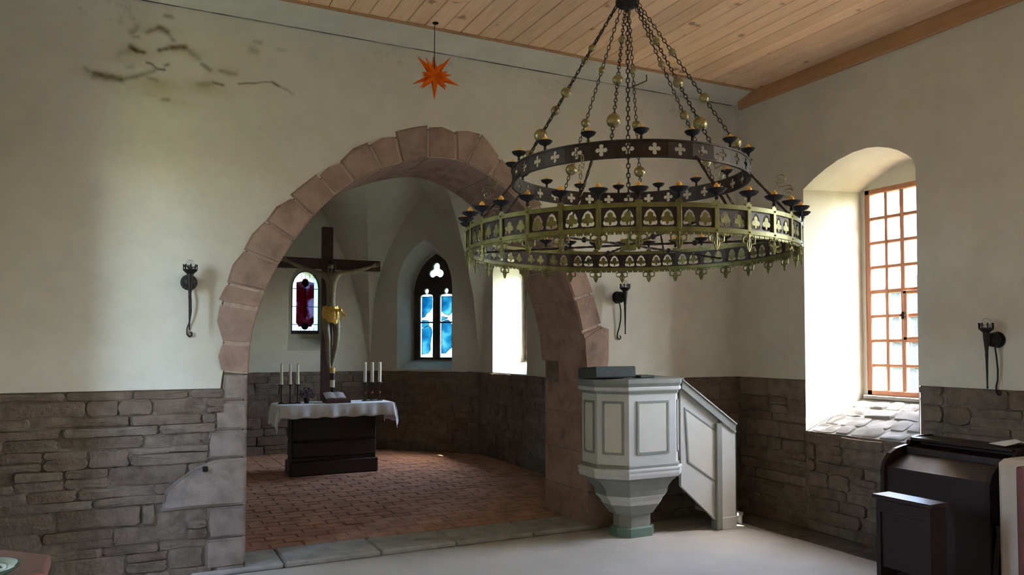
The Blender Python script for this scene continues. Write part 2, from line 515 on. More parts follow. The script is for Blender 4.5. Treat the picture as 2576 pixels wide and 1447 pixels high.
# finely divided piece of the plaster that carries the stain map
def stain_strokes():
    S = [((330,82),(345,70),8,.5),((345,70),(372,82),5,.25),((372,80),(400,69),5,.6),((400,69),(420,82),6,.8),((420,82),(436,102),5,.5),
         ((328,118),(345,126),7,1.0),((345,126),(362,132),5,.9),((300,138),(325,125),8,.25),((400,128),(428,119),5,.9),((428,119),(455,120),7,.9),((455,120),(468,119),7,.9),((468,119),(500,148),7,.45),
         ((509,162),(527,176),5,.6),((555,178),(592,186),5,.45),((215,174),(238,188),5,.45),((238,188),(268,194),8,.85),((268,194),(302,199),8,.8),((302,199),(345,192),5,.6),((345,192),(390,176),5,.5),
         ((368,159),(380,160),2.5,.8),((380,160),(397,173),2.5,.9),((397,173),(415,176),2.5,.9),((416,165),(423,163),4,.8),((535,207),(560,215),3,.8),((600,211),(632,211),2.2,.7),((632,211),(650,206),2.2,.7),((650,206),(682,206),2.2,.7),((682,206),(705,218),3,.8),((705,218),(738,236),2.5,.45),
         ((410,250),(422,252),5,.6),((335,94),(350,96),4,.5),((415,40),(432,42),4,.6),((372,195),(395,202),5,.35),((500,212),(535,209),7,.35),((320,170),(335,168),4,.3),((640,105),(655,108),5,.35),((632,125),(645,130),7,.3),((700,122),(715,128),5,.25)]
    Wsh = [(330,130,45,20,.7),(300,150,35,10,.5),(400,215,60,22,.9),(380,235,35,10,.6),(520,222,60,18,.8),(560,180,40,12,.5),(470,130,45,14,.6),(260,190,60,12,.7),(400,72,50,12,.6),(440,255,45,10,.5),(640,125,25,18,.35),(430,250,40,14,.4),(350,60,50,30,.25)]
    q = lambda p: (lambda w: Vector((w.x, w.z)))(surv(p[0], p[1], 1, YW-.014))
    sc = .00279
    return [(q(a), q(b), w*sc*1.15, s) for a, b, w, s in S], [(q((x, y)), rx*sc, rz*sc, s) for x, y, rx, rz, s in Wsh]
_S, _W = stain_strokes()
nx_, nz_ = 200, 88
me = bpy.data.meshes.new('plaster'); vs_ = []; cols = []
for i in range(nx_+1):
    for j in range(nz_+1):
        p = Vector((lerp(SX0, SX1, i/nx_), lerp(SZ0, SZ1, j/nz_)))
        vs_.append((p.x, YW-.014, p.y))
        n1 = mnoise.noise(Vector((p.x*14, p.y*14, 0)))*.010; n2 = mnoise.noise(Vector((p.x*14, p.y*14, 7)))*.010
        pd = p + Vector((n1, n2)); r_ = 0
        for a_, b_, w_, s_ in _S:
            ab = b_-a_; t = max(0, min(1, (pd-a_).dot(ab)/max(1e-9, ab.length_squared))); d = (pd-(a_+ab*t)).length/w_
            if d < 2.2: r_ = max(r_, s_*math.exp(-d*d*1.1))
        g_ = 0
        for c_, rx_, rz_, s_ in _W:
            d2 = ((pd.x-c_.x)/rx_)**2 + ((pd.y-c_.y)/rz_)**2
            if d2 < 4: g_ = max(g_, s_*math.exp(-d2))
        cols += [r_, g_, 0, 1]
me.from_pydata(vs_, [], [(i*(nz_+1)+j, (i+1)*(nz_+1)+j, (i+1)*(nz_+1)+j+1, i*(nz_+1)+j+1) for i in range(nx_) for j in range(nz_)])
ca_at = me.color_attributes.new('stain', 'FLOAT_COLOR', 'POINT'); ca_at.data.foreach_set('color', cols)
me.materials.append(MAT['plaster_front'])
so_ = bpy.data.objects.new('stained_plaster', me); COL.objects.link(so_); so_.parent = wall_front
# lime joints behind the voussoirs
jm = MB()
inn_ = [apt(t, rin(t) + .007) for t in [JT[0] + (JT[-1]-JT[0])*k/40 for k in range(41)]]
out_ = [tuple(q - (q-AC).normalized()*.03) for q in reversed(JO)]
jm.plate(inn_ + out_, [], lambda u, v, w: Vector((u, YA - w, v)), YA - YW + .014).build('lime_joint', MAT['joint'], wall_front)

# ---- jamb blocks (quoins), left as surveyed, right mostly behind the pulpit
def quoin(x0, z0, x1, z1, pr=.02, name='quoin', jag=.012):
    w_ = lambda: rnd.uniform(-jag, jag)
    poly = [(x0+w_(), z0+.004), ((x0+x1)/2, z0+.004+w_()*.3), (x1, z0+.004), (x1, z1-.004), ((x0+x1)/2, z1-.004+w_()*.3), (x0+w_(), z1-.004), (x0+w_(), (z0+z1)/2)]
    return bev_prism(poly, YW - pr, YA, .014, name, MAT['quoin'], wall_front)
_qy = [942,1006.5,1080,1150,1269,1348,1423]
for xa, k in ((563,0),(540,1),(524,2),(520,4),(512,5)):
    quoin(surv(xa, _qy[k+1], 1, YW).x, surv(614, _qy[k+1], 1, YW).z, XJL, surv(614, _qy[k], 1, YW).z)
# big irregular block with the iron pin
zb0, zb1 = surv(614,1268,1,YW).z, surv(614,1151,1,YW).z
bp = [(sp(405,1262)[0], zb0), (sp(500,1266)[0], zb0+.006), (XJL, zb0), (XJL, zb1), (sp(540,1158)[0], zb1-.004), sp(490,1176), sp(440,1212), sp(415,1235)]
bp = [(min(q[0], XJL), q[1]) for q in bp]
bev_prism(bp, YW-.03, YA, .016, 'quoin', MAT['quoin'], wall_front)
quoin(.50, .0, XJL, .075)
for z0, z1, x1 in ((.0,.30,3.62),(.30,.62,3.55),(.62,.93,3.66),(.93,1.18,3.57)):
    poly = [(XJR, z0+.004), (x1, z0+.004), (x1, z1-.004), (XJR, z1-.004)]
    bev_prism(poly, YW-.02, YA, .014, 'quoin', MAT['sandstone'], wall_front)
MB().plate([(XJL-.02,0),(XJL-.004,0),(XJL-.004,1.3),(XJL-.02,1.3)], [], lambda u,v,w: Vector((u, YA-w, v)), YA-YW).plate([(XJR+.004,0),(XJR+.02,0),(XJR+.02,1.25),(XJR+.004,1.25)], [], lambda u,v,w: Vector((u, YA-w, v)), YA-YW).build('jamb_joint', MAT['quoin'], wall_front)

# ---- rubble masonry: every stone its own piece
def stone_mesh(poly, mp, pr, name, mt, parent, org):
    """rough stone from a 2D outline: rounded, uneven face standing pr proud of the mortar"""
    n = len(poly); cx = sum(q[0] for q in poly)/n; cz = sum(q[1] for q in poly)/n
    def ring(k, w, j):
        return [mp(cx+(q[0]-cx)*k, cz+(q[1]-cz)*k, w + rnd.uniform(-j, j)) for q in poly]
    tx, tz = rnd.uniform(-.05, .05), rnd.uniform(-.08, .08)
    def til(k, w, j):
        return [mp(cx+(q[0]-cx)*k, cz+(q[1]-cz)*k, w + (q[0]-cx)*tx + (q[1]-cz)*tz + rnd.uniform(-j, j)) for q in poly]
    rings = [ring(1.0, -.012, 0), til(.985, pr*.55, .003), til(.94, pr*.95, .003), til(.55, pr*1.05, .005)]
    m = MB(); m.loft(rings, True, False)
    m.add([mp(cx, cz, pr*1.1)], [])
    c = len(m.v) - 1
    for i in range(n): m.f.append((3*n+i, 3*n+(i+1) % n, c))
    return m.build(name, mt, parent, smooth=True)

def rubble(u0, u1, v0, v1, mp, parent, mt, keep=None, hmin=.05, hmax=.125, wmin=.13, wmax=.48, pr=(.004, .028), name='stone'):
    v = v0
    rows = []
    while v < v1 - .03:
        h = rnd.uniform(hmin, hmax)
        if v + h > v1 - .05: h = v1 - v
        rows.append((v, v + h)); v += h
    for (a, b) in rows:
        u = u0 - rnd.uniform(0, .1)
        while u < u1 - .03:
            w = rnd.uniform(wmin, wmax) * (1.15 if (b-a) < .08 else 1)
            e = min(u + w, u1)
            if u1 - e < .07: e = u1
            s0 = max(u, u0)
            if e - s0 > .035:
                subs = [(a, b)]
                if b - a > .095 and rnd.random() < .35:
                    m_ = lerp(a, b, rnd.uniform(.4, .6)); subs = [(a, m_), (m_, b)]
                for (aa, bb) in subs:
                    if keep and not keep(s0, e, aa, bb): continue
                    gp = rnd.uniform(.0015, .0045); jj = min(.02, (bb-aa)*.20)
                    J = lambda: rnd.uniform(-jj, jj)
                    x0, x1, z0, z1 = s0+gp, e-gp, aa+gp*.7, bb-gp*.7
                    ww, hh = x1-x0, z1-z0
                    c = min(.016, hh*.2)
                    if hh < .02 or ww < .025: continue
                    poly = [(x0+c+J()*.5, z0), (x0+ww*rnd.uniform(.3,.7), z0+J()*.7), (x1-c+J()*.5, z0), (x1, z0+c+J()*.4), (x1+J()*.7, (z0+z1)/2), (x1, z1-c+J()*.4),
                            (x1-c+J()*.5, z1), (x0+ww*rnd.uniform(.3,.7), z1+J()*.7), (x0+c+J()*.5, z1), (x0, z1-c+J()*.4), (x0+J()*.7, (z0+z1)/2), (x0, z0+c+J()*.4)]
                    if rnd.random() < .12: continue_mortar = True
                    stone_mesh(poly, mp, rnd.uniform(*pr), name, mt, parent, None)
            u = e if e == u1 else u + w
_q = [(0,.075,.50),(.075,.20,.445),(.2,.375,.465),(.375,.50,.165),(.5,.62,.27),(.62,.655,.46),(.655,.86,.475),(.86,1.06,.515),(1.06,1.25,.56)]
def keep_left(a, b, z0, z1):
    return all(not (z1 > q0+.01 and z0 < q1-.01 and b > qx) for q0, q1, qx in _q)
def keep_clip(a, b, z0, z1): return keep_left(a, b, z0, z1)
# left of the arch: courses run up to the jamb blocks
for q0, q1, qx in ((0,.075,.495),(.075,.20,.44),(.2,.375,.46)):
    rubble(XL, qx, q0, q1, mp_front, wall_front, MAT['rubble'])
rubble(XL, .15, .375, .50, mp_front, wall_front, MAT['rubble'])
rubble(XL, .26, .50, .625, mp_front, wall_front, MAT['rubble'])
rubble(XL, .47, .625, .86, mp_front, wall_front, MAT['rubble'])
rubble(XL, .51, .86, 1.06, mp_front, wall_front, MAT['rubble'])
rubble(XL, .555, 1.06, ZW-.005, mp_front, wall_front, MAT['rubble'])
rubble(3.68, XR-.01, 0, ZW-.005, mp_front, wall_front, MAT['rubble'], hmin=.08, hmax=.14, wmin=.18)

# ---- side walls with deep window niches
NICHE = [(4.615,.80),(4.612,1.6),(4.61,2.79),(4.49,2.862),(4.377,2.916),(4.25,2.962),(4.111,2.99),(3.99,2.995),(3.9,2.982),(3.8,2.952),(3.734,2.92),(3.66,2.872),(3.609,2.825),(3.59,2.76),(3.597,1.6),(3.60,.805)]
XG = .60                                         # depth from wall face to window
HY0, HY1, HZ0, HZ1 = 3.695, 4.515, 1.08, 2.815    # opening at the window
def side_wall(name, X, sgn, shifts, label, XG=XG, ys=1.0):
    """sgn +1: wall on the right (outside is +x)"""
    mp = lambda u, v, w: Vector((X - sgn*w, u, v))
    NICHE = [(4.61 + (y-4.61)*ys, z) for y, z in globals()['NICHE']]
    HY0, HY1 = 4.61 + (3.695-4.61)*ys, 4.61 + (4.515-4.61)*ys
    cyn = 4.61 + (4.105-4.61)*ys
    m = MB()
    fl = [[(y + s, z) for y, z in NICHE] for s in shifts]
    m.plate([(YB,0),(YW,0),(YW,3.86),(YB,3.86)], fl, mp, 0)
    wl_ = m.build(name, MAT['mortar'], None, label=label, cat='wall', kind='structure')
    m = MB(); low = MB()
    up = []
    for s in shifts: up.append([(y+s, z) for y, z in NICHE if z > ZW] )
    # plaster skin above the stone base, running round the niches
    edge = [(YB, ZW)]
    for s, pl in sorted(zip(shifts, up), key=lambda q: q[0]):
        pl2 = list(reversed(pl))                # near side first
        edge += [(pl2[0][0], ZW)] + pl2 + [(pl2[-1][0], ZW)]
    edge += [(YW, ZW), (YW, 3.80), (YB, 3.80)]
    m.plate(edge, [], mp, .014)
    for s in shifts:
        ring0 = [(y+s, z) for y, z in NICHE]
        def bk(y, z):
            zz = lerp(1.06, 2.99, (z-.80)/(2.995-.80)); return (cyn + s + (y-s-cyn)*.89, zz)
        ring1 = [bk(y, z) for y, z in ring0]
        n = len(ring0)
        r0 = [mp(*q, .014) for q in ring0]; r1 = [mp(*q, -XG) for q in ring1]
        m.loft([r0, r1], closed=False)          # reveals and arched head; the sill is separate
        hole = [(HY0+s,HZ0),(HY1+s,HZ0),(HY1+s,HZ1),(HY0+s,HZ1)]
        m.plate(ring1, [hole], lambda u, v, w: Vector((X + sgn*(XG + w), u, v)), 0)
        o0 = [Vector((X + sgn*XG, y, z)) for y, z in hole]
        o1 = [Vector((X + sgn*(XG+.28), cyn+s+(y-s-cyn)*1.10, z + (.06 if z > 2 else -.08))) for y, z in hole]
        m.loft([o0, o1], closed=True)
        low.add([mp(*ring0[0], .0), mp(*ring0[-1], .0), mp(*ring1[-1], -XG), mp(*ring1[0], -XG)], [(0,1,2,3)])
    m.build('plaster', MAT['plaster'], wl_)
    low.build('sill_bed', MAT['step'], wl_)
    return wl_, mp
wall_right, mp_right = side_wall('wall_right', XR, 1, (0, -3.0, -5.2, -7.4), 'right wall with deep sunlit window niche')
wall_left, mp_left = side_wall('wall_left', XL, -1, (0,), 'left wall with window niche', .34, .95)
MB().plate([(XL,0),(XR,0),(XR,3.86),(XL,3.86)], [], lambda u,v,w: Vector((u, YB, v)), 0).build('wall_back', MAT['plaster'], None, label='plain plastered back wall', cat='wall', kind='structure')

# stones of the right wall, both sides of and below the niche
rubble(2.55, 3.59, 0, ZW-.005, mp_right, wall_right, MAT['rubble'], hmin=.07, hmax=.14, wmin=.16)
rubble(3.60, 4.61, 0, .79, mp_right, wall_right, MAT['rubble'], hmin=.07, hmax=.14, wmin=.16)
rubble(4.62, YW-.02, 0, ZW-.005, mp_right, wall_right, MAT['rubble'], hmin=.07, hmax=.14, wmin=.16)
# flat stones on the sloping sill
def mp_sill(u, v, w):
    """u along the wall, v 0..1 from room edge to window"""
    ang = math.atan2(.26, XG); x = XR + v*XG; z = .80 + .26*v
    return Vector((x - math.sin(ang)*w, u, z + math.cos(ang)*w))
for (v0, v1) in ((.01,.22),(.22,.47),(.47,.70),(.70,.90)):
    u = 3.60 + .08*v0; e_ = 4.61 - .08*v1
    while u < e_ - .05:
        w = rnd.uniform(.13, .30); e = min(u+w, e_)
        if e_ - e < .08: e = e_
        J = lambda: rnd.uniform(-.012, .012)
        poly = [(u+.02, v0+.012),( (u+e)/2, v0+.012+J()),(e-.02, v0+.012),(e-.006,v0+.05),(e-.006, v1-.05),(e-.03, v1-.012),((u+e)/2+J(), v1-.012),(u+.03, v1-.012),(u+.006,v1-.05),(u+.006,v0+.05)]
        stone_mesh(poly, mp_sill, rnd.uniform(.006,.02), 'sill_stone', MAT['step'], wall_right, None)
        u = e

# ---- floor, threshold, chancel floor
fl = MB().box((XL-.02, YB-.02, -.1), (XR+.02, YW, 0)).box((XJL-.03, YW, -.1), (XJR+.03, YW+.4, 0))
floor = fl.build('floor', MAT['floor'], None, label='pale grey screed floor of the nave', cat='floor', kind='structure')
m = MB()  # darker strip of floor pieces along the right wall
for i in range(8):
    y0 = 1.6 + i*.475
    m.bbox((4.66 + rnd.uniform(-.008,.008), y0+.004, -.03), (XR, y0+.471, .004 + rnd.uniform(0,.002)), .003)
m.build('trim_1', MAT['floor_edge'], None, label='dark strip in the floor along right wall', cat='trim', kind='structure')
thr = empty('threshold_step', (2.03, 5.6, 0), 'low worn stone threshold under the chancel arch', 'step', kind='structure')
xs = [.36, .95, 1.62, 2.2, 2.85, 3.45]
for i in range(5):
    MB().bbox((xs[i]+.003, YW-.035+rnd.uniform(-.008,.008), 0.0), (xs[i+1]-.003, 5.79, ZS+rnd.uniform(-.004,.003)), .012).build('stone_slab', MAT['step'], thr)
def chancel_x(y):
    if y < YA: return (XJL+.005, XJR-.005)
    if y < CB[1]: return (CDm[0]+.02, CD[0]-.02)
    k = (y-CB[1])/(CA[1]-CB[1]); return (lerp(CDm[0], CAm[0], k)+.03, lerp(CD[0], CA[0], k)-.03)
cf = MB().plate([(XJL-.03,5.78),(XJR+.03,5.78),(XJR+.03,YA),(4.28,YA),(4.28,9.55),(3.06,10.78),(1.34,10.78),(.12,9.55),(.12,YA),(XJL-.03,YA)], [], lambda u,v,w: Vector((u,v,-.06+w)), .093)
floor_chancel = cf.build('floor_chancel', MAT['brick_joint'], None, label='worn red brick floor of the chancel', cat='floor', kind='structure')
bricks = []
y = 5.795; row = 0
while y < 10.7:
    x0, x1 = chancel_x(y + .055); x = x0 - (.12 if row % 2 else 0) - .015
    while x < x1 - .03:
        a, b = max(x, x0), min(x + .235, x1)
        if b - a > .04: bricks.append((a+.003, y+.003, b-.003, y+.112))
        x += .24
    y += .118; row += 1
def seen(q): return (q[2] > .132*q[3]) and not (q[0] > 3.36 and q[1] < 6.6)
bricks.sort(key=lambda q: (0 if seen(q) else 1, q[1]))
brick_full = MB().bbox((-.1145,-.0525,-.03),(.1145,.0525,.007), .004).mesh('brick', MAT['brick'])
rest = MB()
for i, q in enumerate(bricks):
    zt = rnd.uniform(-.002, .003)
    if i < 300:
        if q[2]-q[0] > .228: inst(brick_full, 'brick', floor_chancel, Matrix.Translation(((q[0]+q[2])/2, (q[1]+q[3])/2, .034+zt)) @ Matrix.Rotation(rnd.uniform(-.008,.008), 4, 'Z'))
        else: MB().bbox((q[0],q[1],.004),(q[2],q[3],.041+zt), .004).build('brick', MAT['brick'], floor_chancel)
    else: rest.box((q[0],q[1],.004),(q[2],q[3],.041+zt))
rest.build('brick_paving', MAT['brick'], floor_chancel, kind='stuff')

# ---- nave ceiling: pine planks running towards the chancel, plastered cornice, wooden wall plate
ceiling = MB().box((XL-.02, YB-.02, 3.80), (XR+.02, YW+.02, 3.86)).build('ceiling', MAT['beam'], None, label='pine plank ceiling of the nave', cat='ceiling', kind='structure')
PW = .1365
x = 2.384 - PW*math.ceil((2.384-XL)/PW)
while x < XR:
    a, b = max(x, XL), min(x+PW, XR)
    if b - a > .02: MB().bbox((a+.0025, YB, 3.775+rnd.uniform(-.0015,.0015)), (b-.0025, YW, 3.802), .004).build('plank', MAT['plank'], ceiling)
    x += PW
mp_x = lambda x0: (lambda u, v, w: Vector((x0 + w, u, v)))
MB().plate([(YW+.01,3.706),(YW-.02,3.708),(5.15,3.772),(5.13,3.79),(YW+.01,3.80)], [], mp_x(XL), XR-XL-.02).build('trim_2', MAT['plaster'], None, label='whitewashed plaster cornice above the chancel arch', cat='cornice', kind='structure')
MB().bbox((XL, 5.105, 3.762), (XR-.04, 5.135, 3.778), .004).build('trim_3', MAT['beam'], None, label='thin wooden batten between ceiling planks and plaster cornice', cat='trim', kind='structure')
MB().bbox((XR-.045, YB, 3.655), (XR+.01, 5.335, 3.776), .006).build('trim_4', MAT['beam'], None, label='brown wooden wall plate along the top of right wall', cat='beam', kind='structure')

# solid dark tube standing in for shadow in the gap under the cornice
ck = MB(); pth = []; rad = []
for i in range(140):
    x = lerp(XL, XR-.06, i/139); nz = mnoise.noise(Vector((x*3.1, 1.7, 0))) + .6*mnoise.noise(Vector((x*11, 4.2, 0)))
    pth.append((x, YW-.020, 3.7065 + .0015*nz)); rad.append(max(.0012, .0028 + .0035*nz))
ck.tube(pth, rad, 5).build('trim_5', MAT['lead'], None, label='thin dark strip imitating shadow in the gap below the plaster cornice', cat='trim', kind='structure')

# ---- chancel walls and vault
def lun(P, Q, H, p, zs=1.15, n=14):
    L = (Vector(Q)-Vector(P)).length
    pts = []
    for i in range(2*n+1):
        s = i/(2*n); h = min(s, 1-s)*2
        pts.append((s*L, zs + H*h**p))
    return pts
LUN = {'east': (CAm, CA, 2.5, .55), 'southeast': (CA, CB, 2.5, .36), 'south': (CB, CD, 3.05, .45), 'north': (CDm, CBm, 3.05, .45), 'northeast': (CBm, CAm, 2.5, .55), 'west': (CD, CDm, 3.1, .5)}
gs = [0,.139,.232,.36,.51,.706,1.0,1.5,2.22]; gz = [1.15,2.11,2.41,2.81,3.2,3.59,3.95,4.25,4.4]
v = MB()
for key, (P, Q, H, p) in LUN.items():
    pts = lun(P, Q, H, p); n = len(pts)-1; L = (Vector(Q)-Vector(P)).length
    Pv, Qv, Cv = Vector(P), Vector(Q), Vector(CC)
    for (c0, rev) in ((Pv, False), (Qv, True)):
        Lg = (Cv-c0).length; rows = []
        for i in range(n//2 + 1):
            s, z = pts[i] if not rev else pts[n-i]
            wp = Pv + (Qv-Pv)*(s/L)
            t = i/(n/2); gp = c0 + (Cv-c0)*t; zg = interp(gs, gz, t*2.22)
            K = 8
            rows.append([Vector((lerp(wp.x, gp.x, k/K), lerp(wp.y, gp.y, k/K), lerp(z, zg, k/K) + .05*t*math.sin(math.pi*k/K))) for k in range(K+1)])
        v.loft(rows, closed=False)
v.build('vault', MAT['plaster'], None, smooth=True, label='whitewashed groin vault of the chancel', cat='vault', kind='structure')

def chancel_wall(key, niche=None, back=None, hole=None, depth=.42, stones=True, outer=.3):
    P, Q, H, p = LUN[key]
    Pv, Qv = Vector((*P, 0)), Vector((*Q, 0)); L = (Qv-Pv).length; t = (Qv-Pv)/L
    nrm = Vector((-t.y, t.x, 0))
    if nrm.dot(Vector((*CC, 0)) - Pv) < 0: nrm = -nrm
    mp = lambda s, z, w: Pv + t*s + nrm*w + Vector((0,0,z))
    pts = lun(P, Q, H+.06, p)
    m = MB()
    m.plate([(0,0),(L,0)] + [(s, z) for s, z in reversed(pts)], [niche] if niche else [], mp, 0)
    if niche:
        m.loft([[mp(*q, 0) for q in niche], [mp(*q, -depth) for q in back]], closed=True)
        m.plate(back, [hole], lambda s, z, w: mp(s, z, -depth + w), 0)
        m.loft([[mp(*q, -depth) for q in hole], [mp(*q, -depth-outer) for q in hole]], closed=True)
    o = m.build('wall_' + key, MAT['plaster'], None, label={'east':'chancel end wall with small red window','southeast':'slanting chancel wall with blue lancet window','south':'right chancel wall with side window','north':'left chancel wall','northeast':'left slanting chancel wall'}[key], cat='wall', kind='structure')
    if stones:
        MB().plate([(0,0),(L,0),(L,ZWC),(0,ZWC)], [], mp, .004).build('mortar_bed', MAT['mortar'], o)
        mps = lambda s, z, w: mp(s, z, w + .004)
        lo = .02 if key != 'east' else .02
        rubble(lo, L-.02, ZS, ZWC, mps, o, MAT['rubble'], hmin=.09, hmax=.17, wmin=.20, wmax=.45, pr=(.006,.02))
    return o, mp
# east wall: red window
def round_head(c, hw, z0, z1, rise, n=12):
    return [(c-hw, z0), (c+hw, z0), (c+hw, z1)] + [(c + hw*math.cos(math.pi*i/n), z1 + rise*math.sin(math.pi*i/n)) for i in range(1, n)] + [(c-hw, z1)]
def pointed(c, hw, z0, z1, rise, n=8):
    """two-centred arch outline"""
    right = []
    Rr = (hw*hw + rise*rise)/(2*hw); a1 = math.asin(rise/Rr)
    for i in range(n+1):
        a = a1*i/n; right.append((c + hw - Rr + Rr*math.cos(a), z1 + Rr*math.sin(a)))
    left = [(2*c - q[0], q[1]) for q in reversed(right[:-1])]
    return [(c-hw, z0), (c+hw, z0)] + right + left
CE = 2.225 - CAm[0]
ni_e = round_head(CE, .32, 1.43, 2.30, .36)
bk_e = round_head(CE, .235, 1.62, 2.32, .30)
ho_e = round_head(CE, .185, 1.675, 2.32, .24)
wall_east, mp_east = chancel_wall('east', ni_e, bk_e, ho_e, .42)
ni_s = pointed(.852, .42, 1.165, 2.30, .68)
bk_s = pointed(.845, .37, 1.285, 2.26, .60)
ho_s = pointed(.845, .335, 1.30, 2.26, .555)
wall_southeast, mp_se = chancel_wall('southeast', ni_s, bk_s, ho_s, .42)
LS = CB[1]-CD[1]
sS = lambda y: CB[1]-y
ni_r = round_head(sS(8.685), .485, 1.15, 2.45, .20)
bk_r = round_head(sS(8.70), .40, 1.30, 2.40, .20)
ho_r = round_head(sS(8.70), .36, 1.32, 2.38, .18)
wall_south, mp_s = chancel_wall('south', ni_r, bk_r, ho_r, .45, outer=.16)
chancel_wall('north')
chancel_wall('northeast')

# ---- world outside: meadow and flowering bushes beyond the right wall
MB().plate([(-40,-40),(60,-40),(60,60),(-40,60)], [], lambda u,v,w: Vector((u,v,-.45)), 0).build('ground', MAT['grass'], None, label='green meadow outside the church', cat='ground', kind='structure')
def bush(c, rx, rz, nl, nb, label, seed):
    rr = random.Random(seed)
    t = empty('flowering_bush', c, label, 'bush', 'flowering bushes outside')
    fol = MB(); blo = MB()
    def quad(mb, p, s):
        a = Vector((rr.uniform(-1,1), rr.uniform(-1,1), rr.uniform(-1,1))).normalized(); b = a.orthogonal().normalized(); c2 = a.cross(b)
        mb.add([p-b*s, p+c2*s*.5, p+b*s, p-c2*s*.5], [(0,1,2,3)])
    for i in range(nl + nb):
        while True:
            d = Vector((rr.uniform(-1,1), rr.uniform(-1,1), rr.uniform(-.95,1)))
            if .45 < d.length < 1 + .12*mnoise.noise(d*2.5): break
        p = Vector(c) + Vector((d.x*rx, d.y*rx, rz + d.z*rz))
        quad(fol if i < nl else blo, p, rr.uniform(.09,.16) if i < nl else rr.uniform(.07,.12))
    st = MB()
    for k in range(5):
        a = rr.uniform(0, 6.28); st.tube([Vector(c), Vector(c)+Vector((math.cos(a)*rx*.25, math.sin(a)*rx*.25, rz*.8)), Vector(c)+Vector((math.cos(a)*rx*.6, math.sin(a)*rx*.6, rz*1.5))], [.05,.035,.01], 5)
    fol.build('foliage', MAT['leaf'], t, kind='stuff', fix=False); blo.build('blossom', MAT['bloom'], t, kind='stuff', fix=False); st.build('stem', MAT['bark'], t)
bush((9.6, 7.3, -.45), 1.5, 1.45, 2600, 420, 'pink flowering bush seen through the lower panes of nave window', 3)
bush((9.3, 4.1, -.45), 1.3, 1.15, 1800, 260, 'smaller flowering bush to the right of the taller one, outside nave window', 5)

# unseen hedge masses added outside the left wall to block window light
for (yc, ln, seed) in ((3.25, 2.9, 1), (6.5, 3.2, 2), (9.8, 3.2, 3)):
    hd_ = MB(); rings = []
    for k in range(13):
        z = -.45 + 6.2*k/12; ring = []
        for i in range(20):
            t = 2*math.pi*i/20; r_ = (1 - .35*(k/12)**2) * (1 + .16*mnoise.noise(Vector((math.cos(t)*1.6+seed, math.sin(t)*1.6, z*.9)))) * (.25 if k == 12 else 1)
            ring.append(Vector((-4.4 + 1.1*r_*math.cos(t), yc + ln*.5*r_*math.sin(t), z)))
        rings.append(ring)
    hd_.loft(rings, True, True).build('added_screen_hedge', MAT['screen'], None, smooth=True, label='added unseen light-blocking yew outside the left wall', cat='hedge', kind='structure')

# ---- light portals in the window openings (guide the daylight, give no light themselves)
def portal(loc, sx, sy, direction):
    d = bpy.data.lights.new('window_portal', 'AREA'); d.shape = 'RECTANGLE'; d.size = sx; d.size_y = sy
    d.cycles.is_portal = True
    o = bpy.data.objects.new('window_portal', d); COL.objects.link(o); o.location = loc
    o.rotation_euler = Vector(direction).to_track_quat('-Z', 'Y').to_euler()
for s in (0, -3.0, -5.2, -7.4):
    portal((XR+XG+.27, 4.105+s, 1.95), .86, 1.9, (-1,0,0))
    if s == 0: portal((XL-.34-.27, 4.13, 1.95), .84, 1.9, (1,0,0))
portal((CD[0]+.45+.15, 8.70, 1.95), .74, 1.3, (-1,0,0))

# ================================================================== WINDOWS
# ---- nave window: wooden frame, glazing bars, single panes, one small casement with latch
w1 = empty('window_1', (XR+XG+.04, 4.105, HZ0), 'tall wooden window with small square panes in the right nave wall', 'window', kind='structure')
FX0, FX1 = XR+XG+.005, XR+XG+.065
fy0, fy1, fz0, fz1 = HY0-.012, HY1+.012, HZ0+.005, HZ1+.008
for lo, hi in (((fy0,fz0),(fy0+.055,fz1)), ((fy1-.055,fz0),(fy1,fz1)), ((fy0,fz1-.05),(fy1,fz1)), ((fy0,fz0),(fy1,fz0+.045))):
    MB().bbox((FX0,lo[0],lo[1]),(FX1,hi[0],hi[1]),.006).build('frame_rail', MAT['windowwood'], w1)
MB().bbox((FX0-.05, fy0, fz0-.03),(FX1, fy1, fz0), .006).build('sill_board', MAT['step'], w1)
NC, NR = 5, 8
cy_ = [lerp(fy0+.055, fy1-.055, i/NC) for i in range(NC+1)]
cz_ = [lerp(fz0+.045, fz1-.05, i/NR) for i in range(NR+1)]
for i in range(1, NC):
    hw = .019 if i == 3 else .0145
    MB().bbox((FX0+.008, cy_[i]-hw, fz0+.04),(FX1-.012, cy_[i]+hw, fz1-.045),.004).build('glazing_bar', MAT['windowwood'], w1)
for j in range(1, NR):
    hw = .017 if j == 4 else .0135
    MB().bbox((FX0+.01, fy0+.04, cz_[j]-hw),(FX1-.014, fy1-.04, cz_[j]+hw),.004).build('glazing_bar', MAT['windowwood'], w1)
pw, ph = (cy_[1]-cy_[0])/2+.004, (cz_[1]-cz_[0])/2+.004
pane_me = MB().box((-.002,-pw,-ph),(.002,pw,ph)).mesh('pane', MAT['pane'])
for i in range(NC):
    for j in range(NR):
        inst(pane_me, 'pane', w1, Matrix.Translation(Vector((FX0+.03, (cy_[i]+cy_[i+1])/2, (cz_[j]+cz_[j+1])/2)) - w1.location))
